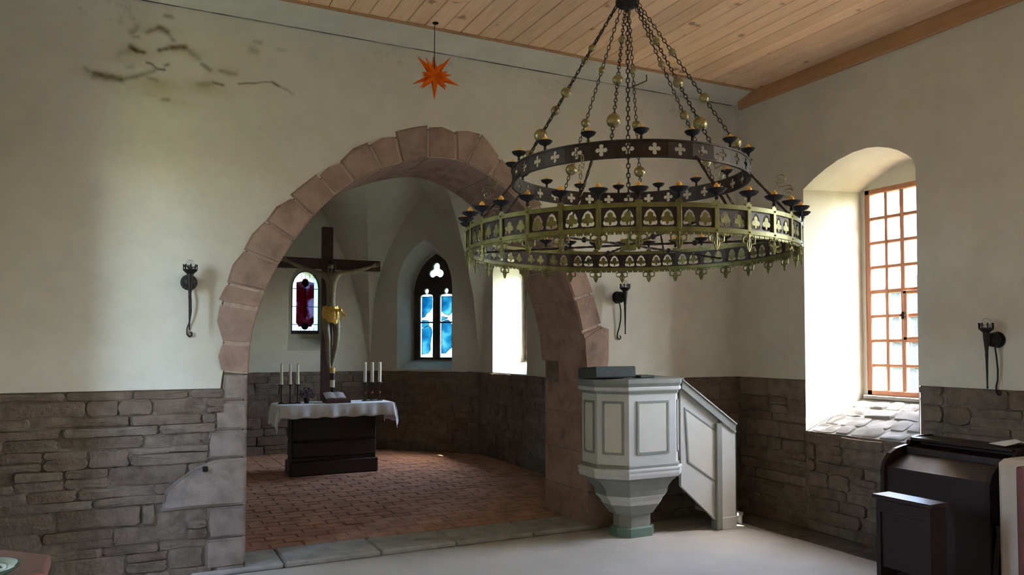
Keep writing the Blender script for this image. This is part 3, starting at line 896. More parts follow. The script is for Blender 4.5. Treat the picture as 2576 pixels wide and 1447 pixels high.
# casement: two panes wide, two rows high, nearer half
ca, cb, cz0, cz1 = cy_[1]-.012, cy_[3]-.012, cz_[2], cz_[4]-.006
cs = MB()
for lo, hi in (((ca,cz0),(ca+.035,cz1)), ((cb-.035,cz0),(cb,cz1)), ((ca,cz1-.03),(cb,cz1)), ((ca,cz0),(cb,cz0+.03))):
    cs.bbox((FX0-.012,lo[0],lo[1]),(FX0+.02,hi[0],hi[1]),.005)
case = cs.build('casement', MAT['windowwood'], w1)
MB().bbox((FX0-.028, cb+.002-.012, (cz0+cz1)/2-.03),(FX0-.010, cb+.006, (cz0+cz1)/2+.03), .004).box((FX0-.034, cb-.03, (cz0+cz1)/2-.006),(FX0-.026, cb+.01, (cz0+cz1)/2+.006)).build('latch', MAT['iron'], case)

# ---- small red window in the chancel end wall
def frame_ring(mp, outl, k, w0, t):
    cx = sum(q[0] for q in outl)/len(outl); cz = sum(q[1] for q in outl)/len(outl)
    inner = [(cx+(q[0]-cx)*k, cz+(q[1]-cz)*k) for q in outl]
    return MB().plate(outl, [inner], lambda u,v,w: mp(u,v,w0+w), t)
wl_o = mp_east(CE, 1.675, -.42)
w2 = empty('window_2', wl_o, 'small round-headed chancel window with dark red glass panel', 'window', kind='structure')
frame_ring(mp_east, round_head(CE, .195, 1.665, 2.32, .25), .93, -.45, .035).build('lead_frame', MAT['lead'], w2)
g2 = lambda d: (lambda u,v,w: mp_east(u,v,-.445+d+w))
MB().plate(round_head(CE, .183, 1.68, 2.32, .235), [], g2(0), .003).build('clear_glass', MAT['pane_white'], w2)
hw = .125; rz0, rz1 = 1.80, 2.42
redp = [(CE-hw+.03, rz0-.03),(CE-.06,rz0-.03)] + [(CE+.05*math.cos(R(a)), rz0-.03+.045*math.sin(R(a))) for a in range(180,361,30)] + [(CE+.06,rz0-.03),(CE+hw-.03,rz0-.03),(CE+hw-.025,rz0),(CE+hw,rz0+.02),(CE+hw,rz1-.02),(CE+.05,rz1)] + [(CE+.045*math.cos(R(a)), rz1+.04*math.sin(R(a))) for a in range(0,181,30)] + [(CE-.05,rz1),(CE-hw,rz1-.02),(CE-hw,rz0+.02),(CE-hw+.025,rz0)]
MB().plate(redp, [], g2(.006), .003).build('red_glass', MAT['pane_red'], w2)
for (zc, s_) in ((rz0-.02, 1), (rz1-.03, 1)):
    MB().plate([(CE+.048*math.cos(R(a)), zc+.05*math.sin(R(a))) for a in range(0,360,24)], [], g2(.012), .003).build('red_disc', MAT['pane_deep'], w2)
MB().plate([(CE-.004,rz0+.08),(CE+.012,rz0+.08),(CE+.004,rz1-.08),(CE-.009,rz1-.08)], [], g2(.018), .003).plate([(CE-.003+.022*math.cos(R(a)), rz1-.065+.022*math.sin(R(a))) for a in range(0,360,24)], [], g2(.018), .003).build('white_staff', MAT['pane_white'], w2)
ld = MB()
for zz in (1.80, 2.055, 2.31): ld.plate([(CE-.183,zz-.005),(CE+.183,zz-.005),(CE+.183,zz+.005),(CE-.183,zz+.005)], [], g2(.022), .004)
for xx in (-.12,-.06,0,.06,.12):
    ld.plate([(CE+xx-.003,1.68),(CE+xx+.003,1.68),(CE+xx+.003,1.765),(CE+xx-.003,1.765)], [], g2(.022), .003)
    ld.plate([(CE+xx-.003,2.46),(CE+xx+.003,2.46),(CE+xx+.003,2.52),(CE+xx-.003,2.52)], [], g2(.022), .003)
ld.build('lead_bars', MAT['lead'], w2)

# ---- blue twin-lancet window with tracery
CS = .845
w3 = empty('window_3', mp_se(CS, 1.30, -.42), 'pointed twin-lancet window with stone tracery and blue glass', 'window', kind='structure')
def keyhole(c, hw, z0, z1):
    pts = [(c-hw,z0),(c+hw,z0),(c+hw,z1-.03)] + arcpts(c+hw-.035, z1-.03, .035, 0, 80, 3)
    pts += [(c+.014, z1+.012)] + arcpts(c, z1+.055, .040, -65, 245, 10) + [(c-.014, z1+.012)]
    pts += [(2*c-q[0], q[1]) for q in reversed(arcpts(c+hw-.035, z1-.03, .035, 0, 80, 3))] + [(c-hw, z1-.03)]
    return pts
def trefoil(c, z, r_, d, n=8):
    pts = []
    for a in (90, 210, 330):
        pts += arcpts(c + d*math.cos(R(a)), z + d*math.sin(R(a)), r_, a-115, a+115, n)
    return list(reversed(pts)) if False else pts
l1, l2 = CS-.155, CS+.155; lhw = .105; lz0, lz1 = 1.33, 2.235
tre = trefoil(CS, 2.575, .058, .068)
holes = [keyhole(l1, lhw, lz0, lz1), keyhole(l2, lhw, lz0, lz1), tre]
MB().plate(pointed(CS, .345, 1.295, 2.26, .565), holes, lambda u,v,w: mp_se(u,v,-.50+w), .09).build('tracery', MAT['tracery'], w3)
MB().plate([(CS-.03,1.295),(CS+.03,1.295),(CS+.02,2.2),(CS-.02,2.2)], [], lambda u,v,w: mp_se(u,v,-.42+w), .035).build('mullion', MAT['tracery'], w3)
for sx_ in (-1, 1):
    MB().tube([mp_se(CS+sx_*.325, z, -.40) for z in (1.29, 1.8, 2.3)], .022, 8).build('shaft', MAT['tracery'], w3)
g3 = lambda d: (lambda u,v,w: mp_se(u,v,-.455+d+w))
MB().plate(tre, [], g3(0), .003).build('pane', MAT['pane_white'], w3)
ld = MB()
for c, k in ((l1, 0), (l2, 1)):
    MB().plate(keyhole(c, lhw, lz0, lz1), [], g3(0), .003).build('pane', MAT['pane_white'], w3)
    bw = .080
    if k == 0:
        up = [(c-bw,1.90),(c-bw+.05,1.92),(c-.01,1.965),(c+.03,1.985),(c+bw,2.05),(c+bw,2.21),(c-bw,2.21)]
        dn1 = [(c-bw,1.37),(c+.02,1.39),(c+.055,1.44),(c+.05,1.50),(c+.062,1.60),(c+bw,1.70),(c+bw-.02,1.76),(c+.02,1.79),(c-bw,1.745)]
        dn2 = [(c-bw,1.76),(c,1.775),(c+.03,1.80),(c+.02,1.86),(c-bw,1.87)]
    else:
        up = [(c-bw,1.985),(c-.02,1.95),(c+.03,1.935),(c+bw,1.975),(c+bw,2.21),(c-bw,2.21)]
        dn1 = [(c-bw,1.385),(c-.02,1.39),(c+.045,1.45),(c+bw,1.47),(c+bw,1.80),(c+.03,1.865),(c-.01,1.87),(c-bw,1.84)]
        dn2 = [(c-bw,1.855),(c-.01,1.885),(c+.02,1.90),(c-bw,1.92)]
    for q in (up, dn1, dn2):
        MB().plate(q, [], g3(.006), .003).build('blue_pane', MAT['pane_blue'], w3)
        ld.tube([g3(.010)(*s_, 0) for s_ in q], .0045, 4, closed=True)
    ld.plate([(c-lhw,1.835-.010),(c+lhw,1.835-.010),(c+lhw,1.835+.010),(c-lhw,1.835+.010)], [], g3(.012), .006)
    for zz in (1.365, 2.20):
        ld.plate([(c-lhw,zz-.002),(c+lhw,zz-.002),(c+lhw,zz+.002),(c-lhw,zz+.002)], [], g3(.012), .004)
ld.build('lead_bars', MAT['lead'], w3)

# ---- side window of the chancel, seen edge on
cS = sS(8.70)
w4 = empty('window_4', mp_s(cS, 1.32, -.45), 'right-hand chancel window seen almost edge on', 'window', kind='structure')
ro = round_head(cS, .365, 1.315, 2.38, .185)
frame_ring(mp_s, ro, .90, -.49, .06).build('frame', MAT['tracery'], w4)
for k in range(4):
    for j in range(5):
        a0, a1 = cS-.33+k*.165, cS-.33+(k+1)*.165; b0, b1 = 1.36+j*.225, 1.36+(j+1)*.225
        MB().plate([(a0,b0),(a1,b0),(a1,b1),(a0,b1)], [], lambda u,v,w: mp_s(u,v,-.47+w), .003).build('pane', MAT['pane'], w4)
b_ = MB()
for k in range(5): b_.plate([(cS-.335+k*.165,1.34),(cS-.325+k*.165,1.34),(cS-.325+k*.165,2.52),(cS-.335+k*.165,2.52)], [], lambda u,v,w: mp_s(u,v,-.475+w), .014)
for j in range(6): b_.plate([(cS-.34,1.355+j*.225),(cS+.34,1.355+j*.225),(cS+.34,1.365+j*.225),(cS-.34,1.365+j*.225)], [], lambda u,v,w: mp_s(u,v,-.475+w), .014)
b_.build('glazing_bars', MAT['lead'], w4)
MB().tube([mp_s(cS-.375, 1.31, -.43), mp_s(cS-.375, 2.36, -.43)], .02, 8).build('shaft', MAT['tracery'], w4)

# ================================================================== CHANDELIER
CX, CY_ = 2.177, 3.115
NP = 32
RO, RI = .793, .5715
ZO0, ZO1 = 1.942, 2.055          # outer band bottom / top
ZI0, ZI1 = 2.285, 2.362          # inner band
HUBZ = 3.185
ch = empty('chandelier', (CX, CY_, 1.88), 'large two-tiered wheel chandelier of dark iron and tarnished gilt, hung on bead chains', 'chandelier')
VA = math.atan2(-CY_, -CX)       # towards the camera
PH = R(2.85)
def rotm(a, r_=0, z=0): return Matrix.Rotation(a, 4, 'Z') @ Matrix.Translation((r_, 0, z))
def L_(z): return z - ch.location.z
# local frame of a rim piece: x outward, y along the rim, z up
def rim(u, v, w): return Vector((w, u, v))
pw_ = RO*math.tan(math.pi/NP)
def arch_hole(c, hw, z0, zt):
    pts = [(c-hw*.35, z0), (c+hw*.35, z0)] + arcpts(c+hw*.62, z0+hw*.42, hw*.40, -120, 60, 5)
    pts += [(c+hw*.85, lerp(z0,zt,.55)), (c+hw*.5, lerp(z0,zt,.85)), (c, zt)]
    return pts + [(2*c-q[0], q[1]) for q in reversed(pts[2:-1])]
z0_, z1_ = L_(ZO0)+.017, L_(ZO1)-.017
hz0, hz1 = z0_+.008, z1_-.006
pan = MB().plate([(-pw_,z0_-.004),(pw_,z0_-.004),(pw_,z1_+.004),(-pw_,z1_+.004)], [arch_hole(-pw_*.42, pw_*.35, hz0, hz1), arch_hole(pw_*.42, pw_*.35, hz0, hz1)], rim, .003).mesh('panel', MAT['irondark'])
def clubp(c, z, r_):
    pts = [(c-.003, z-r_*1.9),(c+.003, z-r_*1.9)]
    pts += arcpts(c+r_*.95, z-r_*.45, r_*.72, -130, 60, 5) + arcpts(c, z+r_*.75, r_*.78, -30, 210, 7) + arcpts(c-r_*.95, z-r_*.45, r_*.72, 120, 310, 5)
    return pts
clubm = MB().plate(clubp(0, (hz0+hz1)/2-.002, .0145), [], rim, .004).mesh('trefoil', MAT['gilt'])
postm = MB().bbox((-.004,-.010,L_(ZO0)),(.007,.010,L_(ZO1)),.002).ball((.008,0,L_(ZO1)-.008), .004, 6, 4).ball((.008,0,L_(ZO0)+.008), .004, 6, 4).mesh('post', MAT['gilt'])
# pendant: small fleur with two curls
pm = MB()
for sg in (-1, 1):
    path = [(0, sg*.003, -.002)] + [(0, sg*(.013+.011*math.cos(a)), -.016+.011*math.sin(a)) for a in [R(t) for t in (150, 90, 30, -40, -110, -180)]]
    pm.tube(path, .0032, 5)
    pm.tube([(0,sg*.004,-.014),(0,sg*.008,-.028),(0,sg*.004,-.040),(0,0,-.047)], .003, 5)
pm.tube([(0,0,0),(0,0,-.047)], [.004,.003], 5)
pm.v = [q*1.45 for q in pm.v]
pendm = pm.mesh('pendant', MAT['gilt'])
fm = MB()
nfr = 5
for k in range(nfr):
    c = -pw_ + (k+.5)*2*pw_/nfr
    fm.plate([(c-pw_/nfr,.002)] + arcpts(c-pw_/nfr*.5, -.006, .0055, 160, 380, 5) + arcpts(c, -.009, .004, 160, 380, 4)[:0] + [(c,-.016)] + arcpts(c+pw_/nfr*.5, -.006, .0055, 160, 380, 5) + [(c+pw_/nfr,.002)], [], rim, .003)
fringem = fm.mesh('fringe', MAT['gilt'])
crest = MB().plate([(-.016,0),(.016,0),(.013,.012),(.005,.010),(.004,.022),(-.004,.022),(-.005,.010),(-.013,.012)], [], rim, .004).mesh('crest', MAT['gilt'])
def ring_band(r0, r1, z0, z1, n=64):
    return MB().loft([[Vector((CX + r_*math.cos(2*math.pi*i/n), CY_ + r_*math.sin(2*math.pi*i/n), z)) for i in range(n)] for r_, z in ((r0,z0),(r1,z0),(r1,z1),(r0,z1),(r0,z0))], True)
ring_band(RO-.010, RO+.007, ZO1-.018, ZO1).build('top_rail', MAT['gilt'], ch, True)
ring_band(RO-.010, RO+.007, ZO0, ZO0+.018).build('bottom_rail', MAT['gilt'], ch, True)
# candle dish with stem
def dish(k):
    return MB().lathe([(.004*k,0),(.007*k,.006),(.005*k,.016),(.010*k,.022),(.024*k,.028),(.034*k,.040),(.0335*k,.042),(.022*k,.033),(.008*k,.031),(.008*k,.034)], (0,0,0), 14)
dish_o = dish(1.16).mesh('drip_dish', MAT['iron'], smooth=True)
dish_i = dish(1.0).mesh('drip_dish', MAT['iron'], smooth=True)
stub_me = MB().lathe([(.011,0),(.012,.004),(.0115,.022),(.007,.027),(.001,.034)], (0,0,0), 10).mesh('candle_stub', MAT['stub'], smooth=True)
STUBS = []
def stub(M, ring):
    o = bpy.data.objects.new('candle_stub', stub_me); COL.objects.link(o); o.location = M
    STUBS.append((o, ring))
ORD = ['leftmost', 'second from the left', 'third from the left', 'fourth from the left', 'fifth from the left', 'sixth from the left', 'seventh from the left', 'eighth from the left',
       'eighth from the right', 'seventh from the right', 'sixth from the right', 'fifth from the right', 'fourth from the right', 'third from the right', 'second from the right', 'rightmost']
def label_stubs():
    for ring in ('lower', 'upper'):
        for near in (True, False):
            sel = []
            for o, rg in STUBS:
                d = o.location - Vector((CX, CY_, o.location.z))
                if rg == ring and (d.dot(Vector((math.cos(VA), math.sin(VA), 0))) > 0) == near: sel.append(o)
            def sx(o):
                q = o.location - Vector((0, 0, 1.5)); return q.dot(_r)/q.dot(_a)
            sel.sort(key=sx); n = len(sel)
            for i, o in enumerate(sel):
                w = ORD[i] if i < (n+1)//2 else ORD[16-(n-i)]
                tag(o, 'amber candle stub on the %s side of the %s chandelier ring, %s' % ('near' if near else 'far', ring, w), 'candle', 'candle stubs on the %s chandelier ring' % ring)
for i in range(NP):
    a = VA + PH + 2*math.pi*i/NP; b = a + math.pi/NP
    rp = RO
    inst(postm, 'post', ch, rotm(a, rp))
    inst(pendm, 'pendant', ch, rotm(a, rp, L_(ZO0)))
    inst(crest, 'crest', ch, rotm(a, rp, L_(ZO1)))
    pnl = inst(panm_ := pan, 'panel', ch, rotm(b, RO*math.cos(math.pi/NP)-.004))
    for c in (-pw_*.42, pw_*.42):
        inst(clubm, 'trefoil', pnl, Matrix.Translation((.0, c, 0)))
    inst(fringem, 'fringe', ch, rotm(b, RO*math.cos(math.pi/NP), L_(ZO0)))
    rd = RO + .004
    inst(dish_o, 'drip_dish', ch, rotm(a, rd, L_(ZO1)+.016))
    stub((CX + rd*math.cos(a), CY_ + rd*math.sin(a), ZO1+.016+.034), 'lower')
# inner ring with quatrefoils
qw = RI*math.tan(math.pi/NP); zi0, zi1 = L_(ZI0), L_(ZI1)
zc_ = (zi0+zi1)/2
qf = []
for a in (0, 90, 180, 270):
    qf += [(.0225*math.cos(R(a-45))*.42, zc_ + .0225*math.sin(R(a-45))*.42)] + arcpts(.0165*math.cos(R(a)), zc_ + .0165*math.sin(R(a)), .0098, a-95, a+95, 6)
ipan = MB().plate([(-qw,zi0),(qw,zi0),(qw,zi1),(-qw,zi1)], [qf], rim, .004).mesh('quatrefoil_panel', MAT['irondark'])
ring_band(RI-.008, RI+.005, ZI1-.007, ZI1).build('inner_top_rail', MAT['irondark'], ch, True)
ring_band(RI-.008, RI+.005, ZI0, ZI0+.007).build('inner_bottom_rail', MAT['irondark'], ch, True)
PHI = R(-17)
for i in range(NP):
    b = VA + PHI + 2*math.pi*(i+.5)/NP
    inst(ipan, 'quatrefoil_panel', ch, rotm(b, RI*math.cos(math.pi/NP)-.003))
for i in range(16):
    a = VA + PHI + 2*math.pi*i/16
    inst(dish_i, 'drip_dish', ch, rotm(a, RI, L_(ZI1)))
    stub((CX + RI*math.cos(a), CY_ + RI*math.sin(a), ZI1 + .030), 'upper')
label_stubs()
# hub, rod to the ceiling
MB().lathe([(.004,3.775),(.03,3.775),(.03,3.76),(.008,3.75),(.008,3.24),(.02,3.235),(.045,3.215),(.06,3.205),(.06,3.190),(.04,3.175),(.015,3.168),(.008,3.15)], (CX, CY_, 0), 16).build('hub', MAT['iron'], ch, True)
def chain(p0, p1, ll=.030, r_=.0022, w=.0065):
    p0, p1 = Vector(p0), Vector(p1); d = p1-p0; n = max(2, round(d.length/(ll*.74))); dz = d.normalized()
    a = dz.orthogonal().normalized(); b = dz.cross(a); m = MB()
    for k in range(n):
        c = p0 + d*((k+.5)/n); u_ = a if k % 2 else b
        path = [c + dz*(ll*.5-w)*sgn + u_*(w*math.cos(t)) + dz*(w*math.sin(t)) for sgn, ts in ((1, (0, math.pi/2, math.pi)), (-1, (math.pi, 1.5*math.pi, 2*math.pi))) for t in ts]
        m.tube(path, r_, 4, closed=True)
    return m
PHC = R(-7)
for i in range(8):
    a = VA + PHC + 2*math.pi*i/8
    p0 = Vector((CX + .055*math.cos(a), CY_ + .055*math.sin(a), 3.185)); p1 = Vector((CX + RI*math.cos(a), CY_ + RI*math.sin(a), ZI1-.005))
    chain(p0, p1).build('chain', MAT['irondark'], ch)
    for t, r_ in ((.31,.0175),(.60,.024),(.87,.031)):
        MB().ball(p0.lerp(p1, t), r_, 14, 9).build('bead', MAT['brass'], ch, True)
# centre chain, lower hub and spokes
chain((CX, CY_, 3.15), (CX, CY_, 2.04), .032, .003, .008).build('centre_chain', MAT['irondark'], ch)
MB().bbox((CX-.03, CY_-.03, 1.965), (CX+.03, CY_+.03, 2.02), .006).lathe([(.008,2.02),(.008,2.045),(.003,2.05)], (CX, CY_, 0), 8).build('lower_hub', MAT['gilt'], ch)
def twist(p0, p1, r_):
    p0, p1 = Vector(p0), Vector(p1); n = max(6, int((p1-p0).length/.02)); dz = (p1-p0).normalized(); a = dz.orthogonal().normalized(); b = dz.cross(a); m = MB()
    rings = []
    for k in range(n+1):
        c = p0.lerp(p1, k/n); th = k*.5
        rings.append([c + a*(r_*math.cos(th+j*math.pi/2)) + b*(r_*math.sin(th+j*math.pi/2)) for j in range(4)])
    return m.loft(rings, True, True)
for i in range(6):
    a = VA + R(20) + 2*math.pi*i/6
    p1 = Vector((CX + (RO-.01)*math.cos(a), CY_ + (RO-.01)*math.sin(a), 1.985)); p0 = Vector((CX + .03*math.cos(a), CY_ + .03*math.sin(a), 1.992))
    twist(p0, p1, .006).ball(p0.lerp(p1, .38), .014, 8, 6).build('spoke', MAT['irondark'], ch)
for i in range(8):
    a = VA + R(-15) + 2*math.pi*i/8
    ca_, sa_ = math.cos(a), math.sin(a)
    pA = Vector((CX + (RI-.004)*ca_, CY_ + (RI-.004)*sa_, ZI0+.015)); pB = Vector((CX + (RO-.012)*ca_, CY_ + (RO-.012)*sa_, ZO1-.01))
    br = twist(pA, pB, .0062).build('brace', MAT['irondark'], ch)
    sc = MB(); mid = pA.lerp(pB, .45)
    out_ = Vector((ca_, sa_, 0)); upv = Vector((0, 0, 1))
    def spiral(c, s1, tstart, r0, turns=1.3, n=12):
        return [c + out_*(math.cos(tstart+s1*2*math.pi*turns*k/n)*r0*(1-.75*k/n)) + upv*(math.sin(tstart+s1*2*math.pi*turns*k/n)*r0*(1-.75*k/n)) for k in range(n+1)]
    c1 = mid + out_*.045 + upv*.075; c2 = mid + out_*.075 + upv*.0
    sc.tube(spiral(c1, 1, R(-150), .026), .0022, 4); sc.tube(spiral(c2, 1, R(30), .026), .0022, 4)
    sc.tube([c1 + out_*(-.026*.87) + upv*(-.013), mid + out_*.035 + upv*.035, mid + out_*.085 + upv*.04, c2 + out_*(.026*.87) + upv*.013], .0022, 4)
    sc.build('scroll', MAT['brass'], br)

# ================================================================== STAR
SP = surv(1096, 58, 2, 3.772)
sc_c = Vector((surv(1093,190,1,SP.y).x, SP.y, surv(1093,190,1,SP.y).z))
st = empty('paper_star', sc_c, 'orange many-pointed paper star hanging before the arch', 'star')
mstar = MB()
dirs = []
for tgt, L in (((1093,253),.0),((1035,212),0),((1157,217),0),((1048,140),0),((1135,143),0)):
    dirs.append(surv(*tgt, 1, SP.y) - sc_c)
toward = (Vector((0,0,1.5)) - sc_c).normalized()
for (px_, py_, off) in ((1136,189,.10),(1060,181,.10),(1055,222,.09),(1125,221,.09),(1070,143,.10),(1110,160,.11)):
    dirs.append(surv(px_, py_, 1, SP.y) - sc_c + toward*off*.7)
for (px_, py_, off) in ((1128,180,-.13),(1062,190,-.13),(1060,225,-.12),(1122,228,-.12),(1090,140,-.14)):
    dirs.append(surv(px_, py_, 1, SP.y) - sc_c + toward*off)
for d in dirs:
    n_ = d.normalized(); a = n_.orthogonal().normalized(); b = n_.cross(a); rb = .030 if d.length > .15 else .026
    base = [sc_c + n_*.022 + a*(rb*math.cos(t)) + b*(rb*math.sin(t)) for t in (0, math.pi/2, math.pi, 1.5*math.pi)]
    mstar.add(base + [sc_c + d], [(0,1,4),(1,2,4),(2,3,4),(3,0,4)])
mstar.ball(sc_c, .036, 8, 6)
mstar.build('points', MAT['star'], st)
MB().tube([sc_c + Vector((0,0,.03)), Vector((sc_c.x, sc_c.y, 3.772))], .0028, 5).build('cord', MAT['iron'], st)
MB().lathe([(.002,3.774),(.022,3.774),(.022,3.768),(.005,3.760)], (sc_c.x+.006, sc_c.y, 0), 10).build('ceiling_rose', MAT['iron'], st)
hk = [surv(1626,183,1,5.2), surv(1627,203,1,5.2), surv(1607,212,1,5.27)]
MB().tube([hk[0]+Vector((0,0,.012)), hk[0], hk[1], hk[2], hk[2]+Vector((-.03,.06,-.01))], .006, 6).build('iron_bracket', MAT['gilt'], None, label='small bent metal bracket on the white cornice behind chandelier chains', cat='bracket', origin=hk[1])

# ================================================================== SCONCES
def sconce(base, nrm, label, ang=0.0):
    """torch-like wall lamp: ball on the wall, torch with crown, glass bulb, long curled tail"""
    b = Vector(base); n_ = Vector(nrm); t = Vector((-n_.y, n_.x, 0)); up = Vector((0,0,1))
    o = empty('torch_sconce', b, label, 'wall lamp', 'torch sconces')
    W = lambda s, z, w: b + t*s + up*z + n_*w
    MB().lathe([(.001,0),(.052,0),(.052,.006),(.035,.010),(.001,.010)], b, 16, Matrix(((n_.x, 0, 0),(0,1,0),(0,0,1))).to_3x3() if False else (Vector((0,0,1)).rotation_difference(n_)).to_matrix()).build('wall_plate', MAT['iron'], o, True)
    MB().ball(W(0,.0,.045), .047, 14, 10).build('ball', MAT['iron'], o, True)
    tx = .115
    MB().tube([W(0,0,.06), W(0,.005,tx)], .014, 8).build('arm', MAT['iron'], o)
    MB().lathe([(.003,-.31),(.006,-.305),(.0045,-.29),(.008,-.12),(.010,-.10),(.009,-.08),(.014,-.03),(.019,.02),(.020,.045),(.030,.055),(.042,.066),(.044,.074),(.034,.076),(.02,.07)], W(0,0,tx), 12).build('torch', MAT['iron'], o, True)
    cr = MB()
    for k in range(8):
        a = 2*math.pi*k/8; c = W(0,0,tx) + Vector((.040*math.cos(a), .040*math.sin(a), .074))
        cr.box((-.003,-.003,0),(.003,.003,.026), Matrix.Translation(c)).ball(c + Vector((0,0,.028)), .0055, 6, 4)
        d = Vector((-math.sin(a), math.cos(a), 0)); cr.box((-.011,-.0025,.017),(.011,.0025,.021), Matrix.Translation(c) @ Matrix.Rotation(a + math.pi/2, 4, 'Z'))
    cr.build('crown', MAT['iron'], o)
    MB().ball(W(0,.105,tx), .028, 12, 8, (1,1,1.15)).build('bulb', MAT['bulb'], o, True)
    pth = [W(0,-.04,.03), W(.012,-.11,.035), W(.014,-.19,.028), W(.006,-.255,.018), W(-.008,-.30,.014), W(-.008,-.335,.012), W(.006,-.352,.014), W(.020,-.345,.016), W(.021,-.328,.016), W(.013,-.323,.016)]
    sm = []
    for k in range(len(pth)-1):
        for s in range(3): sm.append(pth[k].lerp(pth[k+1], s/3))
    sm.append(pth[-1])
    MB().tube(sm, .0055, 6).build('curled_tail', MAT['iron'], o)
    return o
pL = surv(476, 710, 1, YW-.045); sconce((pL.x, YW-.014, pL.z), (0,-1,0), 'black torch sconce on bright plaster left of the arch')
pR = surv(1558, 748, 1, YW-.045); sconce((pR.x, YW-.014, pR.z), (0,-1,0), 'black torch sconce right of the arch above the pulpit')
pW = surv(2502, 855, 0, XR-.045); sconce((XR-.014, pW.y, pW.z), (-1,0,0), 'black torch sconce on right wall above the harmonium')

pp = surv(516, 1180, 1, YW-.03)
MB().bbox((pp.x-.016, YW-.055, pp.z-.016), (pp.x+.016, YW-.02, pp.z+.016), .003).box((pp.x-.006, YW-.08, pp.z-.006),(pp.x+.006, YW-.05, pp.z+.006)).build('iron_pin', MAT['iron'], None, label='small square iron pin in the big jamb block', cat='pin', origin=(pp.x, YW-.04, pp.z))

# ================================================================== ALTAR GROUP
TZ = .842
al = empty('altar', (2.09, 8.92, ZS), 'dark wooden block altar in the chancel', 'altar')
MB().bbox((1.595, 8.775, ZS), (2.60, 9.08, .205), .012).build('plinth', MAT['altar'], al)
MB().bbox((1.622, 8.80, .205), (2.575, 9.06, .24), .006).bbox((1.618, 8.795, .24), (2.58, 9.065, .42), .012).bbox((1.622, 8.80, .42), (2.575, 9.06, .43), .003).bbox((1.618, 8.795, .43), (2.58, 9.065, .80), .012).build('body', MAT['altar'], al)
MB().bbox((1.45, 8.60, .80), (2.735, 9.10, .838), .008).build('table_top', MAT['altar'], al)
# cloth: drapes over the front and ends, corners hang in points
cl = MB(); W_, D_ = 1.30, .51
x0c, y0c = 1.440, 8.595
nu, nv = 64, 28
ox, oy = .23, .145
grid = []
for i in range(nu+1):
    for j in range(nv+1):
        u = -ox + (W_+2*ox)*i/nu; v_ = -oy + (D_+oy+.03)*j/nv
        du = max(0, -u, u-W_); dv = max(0, -v_, v_-D_)
        sx_ = -1 if u < 0 else 1
        x = x0c + min(max(u, 0), W_) + sx_*(du*.10 + .018*min(1, du*12)); yv = y0c + min(max(v_, 0), D_) - (dv*.07 + .014*min(1, dv*12) if v_ < 0 else 0)
        hang = math.sqrt(du*du + dv*dv)
        if du > 0 and dv > 0:
            x += sx_*(-dv*.10); yv += -du*.10 + .02
        wav = .010*math.sin(u*17 + 1.3)*min(1, dv*9) + .007*math.sin(u*41)*min(1, dv*9)
        wav2 = .016*math.sin(v_*23)*min(1, du*8)
        z = TZ + .005 - hang*(.98 if du <= 0 or dv <= 0 else 1.12) + (.006*math.sin(u*29) if dv > .1 else 0)
        grid.append(Vector((x + wav2*sx_, yv + wav, z)))
fs_ = [(i*(nv+1)+j, (i+1)*(nv+1)+j, (i+1)*(nv+1)+j+1, i*(nv+1)+j+1) for i in range(nu) for j in range(nv)]
cl.add(grid, fs_)
clo = cl.build('altar_cloth', MAT['cloth'], None, smooth=True, label='white linen cloth draped over the altar', cat='cloth', origin=(2.09, 8.85, TZ))
sm_ = clo.modifiers.new('thickness', 'SOLIDIFY'); sm_.thickness = .003; sm_.offset = 1
# crucifix
YX = 9.13
cp = lambda px, py, dy=0: surv(px, py, 1, YX) - Vector((0, dy, 0))
cz = empty('crucifix', (cp(826,700).x, YX+.035, ZS), 'tall dark wooden crucifix with carved figure behind the altar', 'crucifix')
zt = cp(826,571).z; xa = cp(812,571).x; xb = cp(839,571).x
MB().bbox((xa, YX, ZS), (xb, YX+.075, zt), .005).build('upright', MAT['cross'], cz)
bz0, bz1 = cp(826,678).z, cp(826,651).z
MB().bbox((xa-(cp(957,668).x-xb), YX-.004, bz0), (cp(957,668).x, YX+.06, bz1), .005).build('cross_beam', MAT['cross'], cz)
def skin_obj(name, verts, edges, rad, mt, parent, sub=2, root=0):
    org = world_loc(parent)
    me = bpy.data.meshes.new(name); me.from_pydata([Vector(q)-org for q in verts], edges, []); me.materials.append(mt)
    o = bpy.data.objects.new(name, me); COL.objects.link(o); o.parent = parent
    md = o.modifiers.new('skin', 'SKIN'); md.use_smooth_shade = True
    sv = me.skin_vertices[0].data
    for k, r_ in enumerate(rad):
        sv[k].radius = r_ if isinstance(r_, tuple) else (r_, r_)
        sv[k].use_root = (k == root)
    sd = o.modifiers.new('sub', 'SUBSURF'); sd.levels = sub; sd.render_levels = sub
    return o
J = [ (828,792,.075,(.072,.058)), (829,768,.075,(.062,.05)), (829,742,.080,(.075,.055)), (829,712,.090,(.090,.062)), (828,694,.088,(.075,.05)), (827,686,.105,.034), (824,675,.135,.052), (824,664,.14,.046),   # 0-7 trunk, neck, head
      (858,690,.075,.040), (878,686,.065,.031), (899,681,.06,.029), (918,676,.05,.024), (934,671,.035,.017), (940,669.5,.03,.022),   # 8-13 right arm in picture
      (799,690,.075,.040), (779,683,.065,.031), (758,675,.06,.029), (738,666,.05,.024), (722,658,.035,.017), (716,655.5,.03,.022),     # 14-19
      (841,806,.08,.052), (842,832,.10,.047), (840,856,.125,.036), (838,880,.095,.036), (833,912,.06,.024), (829.5,930,.05,.020), (828,942,.075,.022),  # 20-26 leg
      (815,806,.08,.052), (816,832,.105,.047), (818,854,.135,.036), (820,880,.10,.036), (824,914,.065,.024), (826,932,.06,.020), (827,945,.095,.022)]   # 27-33
